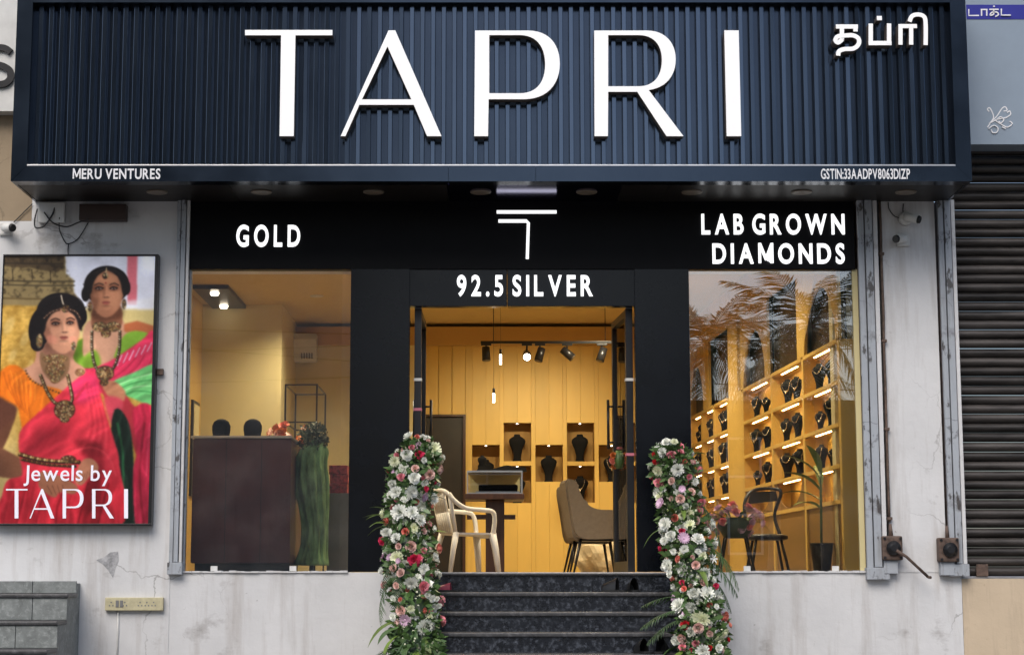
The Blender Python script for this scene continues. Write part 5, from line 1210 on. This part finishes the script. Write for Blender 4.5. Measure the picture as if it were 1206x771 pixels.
def garland(axis, label, rad, seed, palms, count):
    random.seed(seed); T = thing('flower_garland', axis[-1], label, 'flower garland', 'flower garlands flanking the door')
    q = [Vector(p) for p in smooth_pts([tuple(p) for p in axis], 8, False)]
    def at(t):
        f = t*(len(q)-1); i = min(int(f), len(q)-2); return q[i].lerp(q[i+1], f-i)
    def rr(t): return rad*(0.50+0.50*min(1, t/0.22))*(1.0 if t < 0.75 else 1-(t-0.75)*0.6)*(1+0.10*math.sin(t*19+seed))
    s = nb(); rings = 26; nseg = 16; R_ = []
    for i in range(rings):
        t = i/(rings-1); c = at(t); R_.append([s.verts.new(c+Vector((math.cos(a), math.sin(a), 0))*rr(t)*0.66*(0.8+0.35*random.random())) for a in [2*math.pi*k/nseg for k in range(nseg)]])
    for i in range(rings-1):
        for k in range(nseg): s.faces.new((R_[i][k], R_[i][(k+1)%nseg], R_[i+1][(k+1)%nseg], R_[i+1][k]))
    s.faces.new(R_[0][::-1]); s.faces.new(R_[-1]); obj('foam_core', s, ML['dark'], T)
    s = nb()                                   # small leaves, too many to count
    for k in range(4200):
        t = random.random(); a = random.uniform(0, 2*math.pi); o_ = Vector((math.cos(a), math.sin(a), random.uniform(-.5,.4))).normalized()
        c = at(t)+Vector((o_.x, o_.y, 0))*rr(t)*random.uniform(.6,1.15); l = random.uniform(.03,.09); tg = Vector((random.gauss(0,1), random.gauss(0,1), random.gauss(0,1)))
        d = (o_*0.7+tg*0.45).normalized(); sd_ = d.cross(tg).normalized()*l*0.24
        v = [s.verts.new(p) for p in (c, c+d*l*0.5+sd_, c+d*l, c+d*l*0.5-sd_)]; s.faces.new(v)
    tag(obj('small_foliage', s, ML['leaf'], T, True), None, kind='stuff')
    s = nb()
    for k in range(1100):
        t = random.random(); a = random.uniform(0, 2*math.pi); o_ = Vector((math.cos(a), math.sin(a), random.uniform(-.5,.6))).normalized()
        c = at(t)+Vector((o_.x, o_.y, 0))*rr(t)*random.uniform(.85,1.06); l = random.uniform(.012,.03); tg = Vector((random.gauss(0,1), random.gauss(0,1), random.gauss(0,1)))
        d = (o_*0.6+tg*0.6).normalized(); sd_ = d.cross(tg).normalized()*l*0.4
        s.faces.new([s.verts.new(p) for p in (c, c+d*l*0.5+sd_, c+d*l, c+d*l*0.5-sd_)])
    tag(obj('filler_blossom', s, FC['ivory'], T, True), None, kind='stuff')
    pts = []; tries = 0
    while len(pts) < count and tries < 26000:
        tries += 1; t = random.uniform(0.0, 0.72 if seed == 11 else 0.80); a = random.gauss(-math.pi/2, 1.15)
        o_ = Vector((math.cos(a), math.sin(a), 0)); p = at(t)+o_*rr(t)*random.uniform(.74,1.34)
        if t < 0.05: p.z += random.uniform(0, .05)
        sc_ = random.choice((.028,.033,.040,.047,.054,.060))*random.uniform(.9,1.1)
        if all((p-p2).length > 0.76*(sc_+s2) for p2, s2 in pts):
            pts.append((p, sc_)); kind, colr = random.choice(MIX)
            nr = (o_*0.9+Vector((random.gauss(0,.28), random.gauss(0,.2)-0.15, random.gauss(0,.28)+(0.8 if t < 0.06 else 0.05)))).normalized()
            piece('flower', flower_mesh(kind, colr), T, p, nr.to_track_quat('Z','Y'), sc_*{'mum': 1.1, 'lily': 0.80}.get(kind, 0.92))
    for (t, a, up, kind, sc_) in palms:
        o_ = Vector((math.cos(a), math.sin(a), up)); p = at(t)+Vector((o_.x, o_.y, 0))*rr(t)*0.9
        me = PALM[kind] if kind < 2 else BLADE[kind-2]
        piece('palm_leaf' if kind < 2 else 'leaf', me, T, p, orient(o_, random.uniform(-.4,.4)), sc_*0.92)
    s = nb(); b0 = at(1.0); tube(s, [tuple(at(0.9)), tuple(b0), (b0.x, b0.y, GBASE)], 0.03, 8); obj('stand_pole', s, M['dark_metal'], T)
    s = nb(); lathe(s, [(0.17,0),(0.17,0.012),(0.04,0.03)], (b0.x, b0.y, GBASE), 20); obj('stand_base', s, M['dark_metal'], T)
    return T
GBASE = ZF - rise*6 + 0.001
def gx_(px, py, Y): p = P(px, py, Y); return tuple(p)
pal_l = [(0.36,math.pi*0.98,0.15,2,1.0),(0.37,math.pi*1.06,0.35,2,1.1),(0.38,math.pi*1.15,0.05,2,1.0),(0.35,math.pi*1.0,0.6,2,0.9),(0.39,math.pi*0.95,-0.15,2,1.0),(0.40,math.pi*1.2,0.5,2,0.9),
         (0.50,math.pi*1.25,-0.9,0,0.8),(0.53,math.pi*1.35,-1.3,0,0.8),(0.55,math.pi*1.1,-1.2,1,0.75),(0.42,-0.2,0.4,2,0.8),(0.78,math.pi*1.12,-0.35,0,0.9),(0.82,math.pi*1.25,-0.5,1,0.9),(0.84,math.pi*1.45,-0.9,1,0.85),(0.80,-0.25,-0.7,3,1.0),(0.78,math.pi*1.7,-0.8,3,1.0),
         (0.85,math.pi*1.0,-0.6,0,0.9),(0.88,math.pi*1.6,-1.2,2,1.4),(0.75,math.pi*1.62,-1.6,2,1.5),(0.70,math.pi*1.5,-1.5,3,1.0),(0.60,-0.1,-0.9,3,0.8),(0.30,-0.1,0.3,3,0.6)]+[(0.70+0.02*k, math.pi*(1.05+0.09*k), -0.5-0.12*(k%4), (2,4,2,0,3,2)[k%6], 1.5) for k in range(14)]
garland([gx_(493,519,-.42), gx_(490,545,-.45), gx_(480,600,-.55), gx_(484,660,-.75), gx_(490,720,-1.0), gx_(492,775,-1.3), tuple(Vector(gx_(492,800,-1.55)))],
        'tall garland of white, pink and red flowers left of the stairs', 0.168, 11, pal_l, 185)
pal_r = [(0.30,-0.15,-0.8,1,0.9),(0.45,-0.1,-0.6,1,0.85),(0.50,0.0,-0.75,0,0.9),(0.55,-0.3,-1.0,0,0.8),(0.62,math.pi*1.08,0.05,0,0.85),(0.66,math.pi*1.05,-0.15,0,0.9),(0.69,math.pi*1.1,-0.3,0,0.9),(0.34,math.pi*1.5,-0.2,2,0.9),(0.35,math.pi*1.35,0.3,2,0.9),(0.34,math.pi*1.65,0.2,2,0.9),
         (0.86,math.pi*1.5,-1.2,2,1.5),(0.9,math.pi*1.7,-0.9,3,1.2),(0.12,0.2,0.5,2,0.8),(0.40,math.pi*1.05,-0.3,3,0.7),(0.53,math.pi*1.6,-0.6,2,1.0)]+[(0.78+0.015*k, math.pi*(1.1+0.1*k), -0.5-0.12*(k%4), (4,2,2,3,2,0)[k%6], 1.5) for k in range(13)]
garland([gx_(790,527,-.42), gx_(793,548,-.45), gx_(801,600,-.58), gx_(812,660,-.78), gx_(824,720,-1.02), gx_(828,775,-1.3), tuple(Vector(gx_(829,800,-1.55)))],
        'tall garland of white, pink and lilac flowers right of the stairs', 0.160, 12, pal_r, 180)
random.seed(5)
s_ = thing('door_posy', P(729, 545, 0.8), 'small bunch of salmon flowers tied to the right glass door', 'flowers')
flowers_near(P(728, 541, 0.72), 8, (0.06,0.05,0.09), [('carn','salmon'),('rose','pink'),('carn','orange')], 0.032, s_)
s = nb(); lathe(s, [(0.02,-.08),(0.05,0),(0.02,.08)], tuple(P(728,541,0.72)), 8); obj('stem_bundle', s, ML['leaf'], s_)

# ================================================================== LEFT WINDOW THINGS
YC = 0.55
T = thing('reception_counter', (XX(285,660,YC), YC, ZF), 'tall maroon brown reception counter with angled right end in gold window', 'counter')
zc = ZZ(516, YC); x0, x1 = XX(226, 590, YC), XX(342, 590, YC); pe = P(355, 600, YC+1.25)
s = nb(); prism(s, [(x0, YC, ZF+0.09), (x1, YC, ZF+0.09), (pe.x, pe.y, ZF+0.09), (pe.x-0.1, pe.y+0.3, ZF+0.09), (x0, pe.y+0.3, ZF+0.09)], (0,0,zc-ZF-0.09), 0.006); obj('front_panel', s, M['maroon'], T)
s = nb(); prism(s, [(x0-0.02, YC-0.02, zc+0.001), (x1+0.01, YC-0.02, zc+0.001), (pe.x+0.02, pe.y-0.01, zc+0.001), (pe.x-0.08, pe.y+0.32, zc+0.001), (x0-0.02, pe.y+0.32, zc+0.001)], (0,0,0.022), 0.004); obj('counter_top', s, M['counter_top'], T)
s = nb(); prism(s, [(x0+0.03, YC+0.04, ZF+0.001), (x1, YC+0.04, ZF+0.001), (pe.x-0.03, pe.y+0.03, ZF+0.001), (pe.x-0.1, pe.y+0.25, ZF+0.001), (x0+0.03, pe.y+0.25, ZF+0.001)], (0,0,0.088)); obj('kick_plate', s, M['dark_metal'], T)
for q in (0.34, 0.70): s = nb(); xq = x0+(x1-x0)*q; box(s, xq-0.003, xq+0.003, YC-0.0025, YC+0.002, ZF+0.10, zc-0.01); obj('panel_joint', s, M['dark_metal'], T)
for px_, lab in ((260.5, 'left of two black domed busts on the maroon counter'), (297.5, 'right of two black domed busts on the maroon counter')):
    T = thing('domed_bust', P(px_, 511, YC+0.3), lab, 'display bust', 'domed busts on the counter'); c = P(px_, 511, YC+0.3); z = zc+0.0235
    T.location = (c.x, c.y, z); WLOC[T.name] = Vector((c.x, c.y, z))
    s = nb(); lathe(s, [(0.10,0.0),(0.075,0.03),(0.082,0.07),(0.083,0.11),(0.066,0.15),(0.03,0.172),(0.01,0.175)], (c.x, c.y, z), 20, sy=0.7); obj('form', s, M['black_velvet'], T)
# wire display stand
YR = 1.9; T = thing('wire_display_stand', P(355, 560, YR+0.2), 'open black wire cube display stand behind the counter', 'display stand')
fx = [XX(q, 480, YR) for q in (336, 373)]; zs_ = [ZZ(q, YR) for q in (452, 496)]; yy_ = (YR, YR+0.9)
s = nb()
for x in fx:
    for y in yy_: box(s, x-.008, x+.008, y-.008, y+.008, ZF+0.001, zs_[0])
for z in zs_+[ZZ(560,YR)]:
    for y in yy_: box(s, fx[0]+.008, fx[1]-.008, y-.007, y+.007, z-.014, z-.001)
    for x in fx: box(s, x-.007, x+.007, yy_[0]+.008, yy_[1]-.008, z-.014, z-.001)
obj('wire_frame', s, M['dark_metal'], T)
# flower vase and green draped stand
T = thing('flower_vase', P(340, 540, 1.9), 'bunch of orange flowers in dark vase beside the counter end', 'flowers')
c = P(341, 511, 1.75); s = nb(); lathe(s, [(0.09,ZF-c.z+0.001),(0.11,ZF-c.z+0.4),(0.06,-0.25),(0.08,-0.06)], tuple(c), 16); obj('vase', s, M['black_plastic'], T)
random.seed(21); flowers_near(c, 22, (0.17,0.10,0.075), [('carn','orange'),('carn','salmon'),('rose','blush')], 0.05, T)
YG = 1.15; T = thing('draped_flower_stand', (XX(369,660,YG), YG, ZF), 'tall stand draped in green net cloth with grey foliage on top', 'flower stand')
s = nb(); c = Vector((XX(369,580,YG), YG, 0)); prev = None; n = 72
pr = [(668,0.15),(650,0.12),(625,0.115),(598,0.13),(570,0.145),(550,0.14),(536,0.125),(527,0.085),(520,0.03)]
for i, (py, r) in enumerate(smooth_pts(pr, 4, False)):
    z = max(ZF+0.002, ZZ(py, YG)+0.02); ring = []
    for k in range(n):
        a = 2*math.pi*k/n; f = 1+0.10*math.sin(a*9+i*0.10)+0.06*math.sin(a*17+1.3+i*.2)+0.16*mno.noise(Vector((math.cos(a)*1.5, math.sin(a)*1.5, i*0.16))); ring.append(s.verts.new((c.x+math.cos(a)*r*f+0.02*math.sin(i*.25), c.y+math.sin(a)*r*f, z)))
    if prev:
        for k in range(n): fq = s.faces.new((prev[k], prev[(k+1)%n], ring[(k+1)%n], ring[k])); fq.smooth = True
    else: s.faces.new(ring[::-1])
    prev = ring
s.faces.new(prev); obj('drape', s, pm('green_net', (0.19,0.32,0.15), 0.85, var=0.7, scale=7, stretch=(2,2,0.7), bump=0.6, bscale=30, spec=0.15), T)
s = nb()
cc = P(369, 516, YG)
for k in range(900):
    d = Vector((random.gauss(0,1), random.gauss(0,1), random.gauss(0,1))).normalized(); p = cc+Vector((d.x*.13, d.y*.12, d.z*.15))*random.random()**.4; l = random.uniform(.02,.05); tg = Vector((random.gauss(0,1), random.gauss(0,1), random.gauss(0,1))); u = (d+tg*.6).normalized(); w_ = u.cross(tg).normalized()*l*.3
    s.faces.new([s.verts.new(q) for q in (p, p+u*l*.5+w_, p+u*l, p+u*l*.5-w_)])
o = obj('foliage_top', s, ML['grey'], T, True); tag(o, None, kind='stuff')
s = nb(); tube(s, [(cc.x, cc.y, ZF+0.01), (cc.x, cc.y, cc.z)], 0.02, 8); obj('pole', s, M['dark_metal'], T)
s = nb(); c0, c1 = P(387,580,1.6), P(410,547,1.6); T = thing('gift_box_stack', ((c0.x+c1.x)/2, 1.6, ZF), 'pinkish red patterned gift boxes stacked on grey base in gold window', 'gift boxes')
mred = pm('red_patterned', (0.42,0.05,0.06), 0.5, var=0.9, scale=30)
s = nb(); box(s, c0.x-.01, c1.x+.01, 1.6, 1.85, ZF+0.001, c0.z-0.004, 0.006); obj('base', s, M['grey_plastic'], T)
for k in range(3): s = nb(); h_ = (c1.z-c0.z)/3; box(s, c0.x+0.01*(k%2), c1.x-.008*((k+1)%2), 1.61, 1.84, c0.z+h_*k, c0.z+h_*(k+1)-0.003, 0.004); obj('box', s, mred, T)
# wall unit
YA = YD-0.08; T = thing('wall_unit', P(355, 424, YA), 'white wall unit with slotted grille high in the gold window', 'wall unit')
xa, xb, za, zb_ = XX(344,410,YA), XX(374,410,YA), ZZ(427,YA), ZZ(395,YA)
s = nb(); pr = [(0,zb_),(-0.20,zb_),(-0.24,zb_-0.08),(-0.20,za+0.08),(-0.10,za),(0,za)]; prism(s, [(xa, YA+y, z) for y, z in pr], (xb-xa,0,0), 0.008); obj('housing', s, M['white_plastic'], T)
for k in range(5):
    s = nb(); x = xa+(xb-xa)*(0.42+0.1*k); box(s, x, x+(xb-xa)*0.05, YA-0.215, YA-0.16, za+0.03, za+0.10); obj('louvre', s, M['grey_plastic'], T)
# side curtain rod detail: wall lamp at the left
T = thing('framed_wall_panel', P(226, 490, 5.0), 'narrow framed panel on left wall beyond the counter', 'panel')
s = nb(); box(s, XL+0.001, XL+0.03, 5.3, 5.75, ZF+0.9, ZF+2.0, 0.005); obj('frame', s, M['dark_metal'], T)
s = nb(); box(s, XL+0.0305, XL+0.034, 5.34, 5.71, ZF+0.94, ZF+1.96); obj('panel', s, M['cream_wall'], T)

# ================================================================== RIGHT WINDOW THINGS
YB_ = 0.75; T = thing('bouquet_stand', (XX(863,665,YB_), YB_, ZF), 'lilac and pink bouquet on thin black stand behind diamonds window', 'flowers')
random.seed(31); c = P(866, 612, YB_)
flowers_near(c, 42, (0.24,0.14,0.12), [('rose','lilac'),('carn','lilac'),('rose','blush'),('carn','pink'),('rose','lilac')], 0.045, T)
for k in range(16): a = random.uniform(0, 6.28); piece('leaf', BLADE[random.choice((1,2,1))], T, c+Vector((math.cos(a)*.1, math.sin(a)*.06, 0)), orient((math.cos(a), math.sin(a)*.6, random.uniform(-.3,.9))), random.uniform(.6,.9))
s = nb(); lathe(s, [(0.10,-.16),(0.16,-.06),(0.15,0.02)], tuple(c), 16); obj('basket', s, ML['dark'], T)
for k in range(4): s = nb(); sx, sy = (-1,1)[k%2], (-1,1)[k//2]; tube(s, [(c.x+sx*.09, c.y+sy*.06, c.z-.15), (c.x+sx*.15, c.y+sy*.10, ZF)], 0.011, 6); obj('leg', s, M['dark_metal'], T)
YQ = 1.1; T = thing('bar_stool', (XX(903,665,YQ), YQ, ZF), 'black bar stool with curved back behind the diamonds window', 'stool'); c = P(903, 632, YQ)
s = nb(); lathe(s, [(0.15,0),(0.19,0.012),(0.19,0.04),(0.15,0.055)], (c.x, YQ, c.z-0.03), 20); obj('seat', s, M['black_plastic'], T)
for k in range(4): s = nb(); sx, sy = (-1,1)[k%2], (-1,1)[k//2]; tube(s, [(c.x+sx*.11, YQ+sy*.11, c.z-.02), (c.x+sx*.17, YQ+sy*.17, ZF)], 0.013, 8); obj('leg', s, M['dark_metal'], T)
s = nb(); tube(s, smooth_pts([(c.x-.16, YQ-.02, c.z), (c.x-.19, YQ+.05, c.z+.28), (c.x-.10, YQ+.12, c.z+.42), (c.x+.08, YQ+.13, c.z+.44), (c.x+.15, YQ+.08, c.z+.40), (c.x+.09, YQ+.10, c.z+.2), (c.x+.13, YQ+.05, c.z+.02)], 5, False), 0.016, 8); obj('back_hoop', s, M['dark_metal'], T)
s = nb(); pr = [(c.x-.15, YQ+.10, c.z+.30), (c.x+.13, YQ+.12, c.z+.33), (c.x+.11, YQ+.12, c.z+.42), (c.x-.12, YQ+.10, c.z+.41)]; prism(s, pr, (0, .02, 0)); obj('back_panel', s, M['black_plastic'], T)
YPp = 0.45; pb = P(1009, 640, YPp); T = thing('potted_plant', (XW-0.11, YPp, ZF), 'green broad leaved plant at the right edge of diamonds window', 'plant')
s = nb(); lathe(s, [(0.07,0),(0.10,0.24),(0.105,0.26),(0.085,0.26)], (XW-0.11, YPp, ZF+0.001), 18); obj('pot', s, M['black_plastic'], T)
s = nb(); tube(s, [(XW-0.11, YPp, ZF+.25), (XW-0.10, YPp, ZF+.9)], 0.012, 6); obj('stem', s, ML['leaf'], T)
me_b = blade_mesh(0.42, 0.085, 0.5, ML['light'])
for k, (a, up, z) in enumerate(((math.pi*.95,.9,.80),(math.pi*1.1,.6,.70),(math.pi*.85,.35,.62),(math.pi*1.3,1.2,.85),(math.pi*.5,.9,.75),(math.pi*1.2,.2,.55))):
    piece('leaf', me_b, T, (XW-0.10, YPp, ZF+z), orient((math.cos(a), math.sin(a), up)), random.uniform(.8,1.0))

# ================================================================== SHOES ON THE STAIRS
def shoe(px, py, k, label, L=0.24, hi=0.075, mat='black_plastic', rz=0.0, name='shoe'):
    yk = Y0-going*k+0.10; c = P(px, py, yk); z = ZF-rise*k+0.001
    T = thing(name, (c.x, yk, z), label, 'shoe', 'shoes left on the stairs'); rot = Matrix.Rotation(rz, 3, 'Z')
    def w(p): return tuple(rot @ Vector(p) + Vector((c.x, yk, z)))
    out = smooth_pts([(-.5,0),(-.44,.17),(-.15,.15),(.15,.20),(.40,.18),(.5,0),(.40,-.17),(.15,-.19),(-.15,-.13),(-.44,-.16)], 4)
    s = nb(); prism(s, [w((x*L, y*L, 0)) for x, y in out], (0,0,0.016), 0.003); obj('sole', s, M['black_plastic'], T)
    s = nb(); prev = None
    for i in range(9):
        t = i/8; x = (-0.1+0.55*t)*L; hgt = hi*(1-0.55*t); ring = [s.verts.new(w((x, math.cos(a)*0.165*L*(1-0.35*max(0,t-.6)), 0.017+math.sin(a)*hgt))) for a in [math.pi*q/8 for q in range(9)]]
        if prev:
            for q in range(8): s.faces.new((prev[q], prev[q+1], ring[q+1], ring[q])).smooth = True
        prev = ring
    s.faces.new(prev); obj('upper', s, M[mat], T)
random.seed(9)
M['pink_shoe'] = pm('dark_pink_strap', (0.25,0.03,0.06), 0.5)
shoe(724, 690, 1, 'black slipper at the right of the top granite step, left of its pair', rz=R(150), hi=0.10)
shoe(746, 690, 1, 'black slipper at the right of the top granite step, right of its pair', rz=R(100), hi=0.10)
shoe(757, 757, 4, 'black shoe on the low right granite step, left of its pair', rz=R(110), hi=0.10)
shoe(779, 757, 4, 'black shoe on the low right granite step nearest right garland', rz=R(70), hi=0.12)
shoe(528, 690, 1, 'dark pink slipper at the left end of the top granite step', mat='pink_shoe', rz=R(170), hi=0.06, L=0.2)

# ================================================================== ACROSS THE STREET (palms and cables seen mirrored; blocks and big tree added for the reflections)
tile_palm = [frond_mesh(2.6, 0.75, 30, d_, pm('coconut_frond_%d' % i, (0.05,0.08,0.025), 0.5, var=0.3, randc=0.3), 'frond', wl=0.07) for i, d_ in enumerate((0.35, 0.75))]
def palm_tree(X_, Y_, h, label, seed):
    random.seed(seed); T = thing('palm_tree', (X_, Y_, 0), label, 'palm tree', 'coconut palms across the street'); lean = random.uniform(-.5,.5)
    pts = [(X_+lean*(t*t), Y_+0.3*t, h*t) for t in [i/14 for i in range(15)]]
    s = nb(); tube(s, pts, [0.21*(1-0.45*i/14)*(1+0.06*(i % 2)) for i in range(15)], 12); obj('trunk', s, pm('palm_bark', (0.20,0.17,0.14), 0.9, var=0.3, stretch=(1,1,6), bump=0.4), T)
    top = Vector(pts[-1])
    for k in range(24):
        a = 2.4*k+random.uniform(-.2,.2); up = 1.2-1.9*k/23
        piece('frond', tile_palm[0 if k < 12 else 1], T, top, orient((math.cos(a), math.sin(a), up), random.uniform(-.4,.4)), random.uniform(.85,1.1))
    s = nb()
    for k in range(6): a = k*1.05; lathe(s, [(0.03,-.13),(0.11,-.05),(0.11,.05),(0.03,.13)], (top.x+.22*math.cos(a), top.y+.22*math.sin(a), top.z-.22), 8)
    obj('coconuts', s, ML['leaf'], T)
MS = F/ (CAMY*-1 + 36)                        # pixels per metre of things mirrored 36 m in front of the glass
for px_, py_, Y_, lab, sd_ in ((968, 372, -36, 'coconut palm mirrored at the upper right of the diamonds window', 1), (905, 420, -41, 'coconut palm mirrored in the middle of the diamonds window', 2), (840, 395, -46, 'coconut palm mirrored at the left of the diamonds window', 3)):
    q = Vector((0,0,0)); d = _ray(px_, py_); t = (-Y_-CAMY)/d[1]; palm_tree(d[0]*t, Y_, EYE+d[2]*t-0.3, lab, sd_)
def added_far_building(x0, x1, y0, h, col, label, nx, nz):  # unseen blocks, added to shape what the sign and glass reflect
    T = thing('added_building', ((x0+x1)/2, y0-4, 0), label, 'building', 'added buildings across the street'); m = plaster_mat('far_plaster', col, tuple(c*0.5 for c in col), 0.5, x0)
    s = nb(); box(s, x0, x1, y0-8, y0, 0, h); obj('wall', s, m, T)
    s = nb(); box(s, x0-.2, x1+.2, y0-8.2, y0+.25, h, h+.35); obj('parapet', s, m, T)
    for i in range(nx):
        for j in range(nz):
            cx, cz = x0+(x1-x0)*(i+.5)/nx, 1.6+(h-2)*(j+.5)/nz; W_ = sub('window', T)
            s = nb(); box(s, cx-.6, cx+.6, y0+0.001, y0+.03, cz-.7, cz+.7); obj('pane', s, M['clad'], W_)
            s = nb()
            for q in ((cx-.7,cx-.6,cz-.8,cz+.8),(cx+.6,cx+.7,cz-.8,cz+.8),(cx-.6,cx+.6,cz+.7,cz+.8),(cx-.6,cx+.6,cz-.8,cz-.7)): box(s, q[0],q[1],y0+.001,y0+.08,q[2],q[3])
            obj('frame', s, M['white_plastic'], W_)
added_far_building(-32, -4.6, -40, 24, (0.34,0.30,0.26), 'grey block added across the street for the sign left end reflection', 2, 4)
T = thing('reflection_tree', (22, -48, 0), 'huge dark tree added across the street to darken the sign right end', 'tree')  # unseen tree added to darken the reflection at the sign's right end
s = nb(); tube(s, [(22,-48,0),(22.2,-48,5),(21.6,-48,10),(22,-48,15)], [0.8,0.6,0.5,0.35], 12); obj('trunk', s, M['dark_wood'], T)
for k in range(7): s = nb(); a = k*0.9; tube(s, [(21.8,-48,9+0.5*k),(21.8+4*math.cos(a),-48+2.5*math.sin(a),13+0.5*k),(21.8+8*math.cos(a),-48+4*math.sin(a),16+0.6*k)], [0.3,0.2,0.08], 8); obj('limb', s, M['dark_wood'], T)
random.seed(77); cl = [(random.uniform(12.5,33), -48+random.uniform(-4,4), random.uniform(13.5,25)) for _ in range(60)]; vv = []; ff = []
for c in cl:
    for k in range(330):
        d = Vector((random.gauss(0,1), random.gauss(0,1), random.gauss(0,1))).normalized()*random.random()**.45; p = Vector((c[0]+d.x*2.1, c[1]+d.y*1.8, c[2]+d.z*1.5))
        if p.z < 12.2: continue
        u = Vector((random.gauss(0,1), random.gauss(0,1), random.gauss(0,1))).normalized(); w = u.orthogonal().normalized()*0.17; l = 0.5; n0 = len(vv)
        vv += [tuple(p), tuple(p+u*l*.5+w), tuple(p+u*l), tuple(p+u*l*.5-w)]; ff.append((n0, n0+1, n0+2, n0+3))
s = nb(); vs2 = [s.verts.new(v) for v in vv]; [s.faces.new([vs2[i] for i in f]) for f in ff]; tag(obj('crown', s, ML['dark'], T, True), None, kind='stuff')
added_far_building(-3.5, 45, -56, 8.0, (0.05,0.045,0.04), 'low dark shop row added across the street for the window reflections', 9, 2)
for k, (za, zb_, y) in enumerate(((6.6,9.4,-30),(8.6,7.6,-30.5),(6.0,8.6,-31),(9.0,5.6,-31))):
    s = nb(); pts = [(-26+52*i/24, y, za+(zb_-za)*i/24-0.7*math.sin(math.pi*i/24)) for i in range(25)]; tube(s, pts, 0.014, 5)
    tag(obj('overhead_cable', s, M['cable']), ('topmost', 'second', 'third', 'lowest')[k]+' of the overhead street cables mirrored in the windows', 'cable', 'overhead street cables')
for x, lab in ((-26, 'left'), (26, 'right')):
    s = nb(); tube(s, [(x, -30.5, 0), (x, -30.5, 9.8)], [0.14, 0.09], 10); box(s, x-.08, x+.08, -31.3, -29.7, 7.2, 7.32); tag(obj('utility_pole', s, M['concrete']), 'concrete pole carrying the overhead cables at the %s end' % lab, 'pole', 'utility poles across the street')
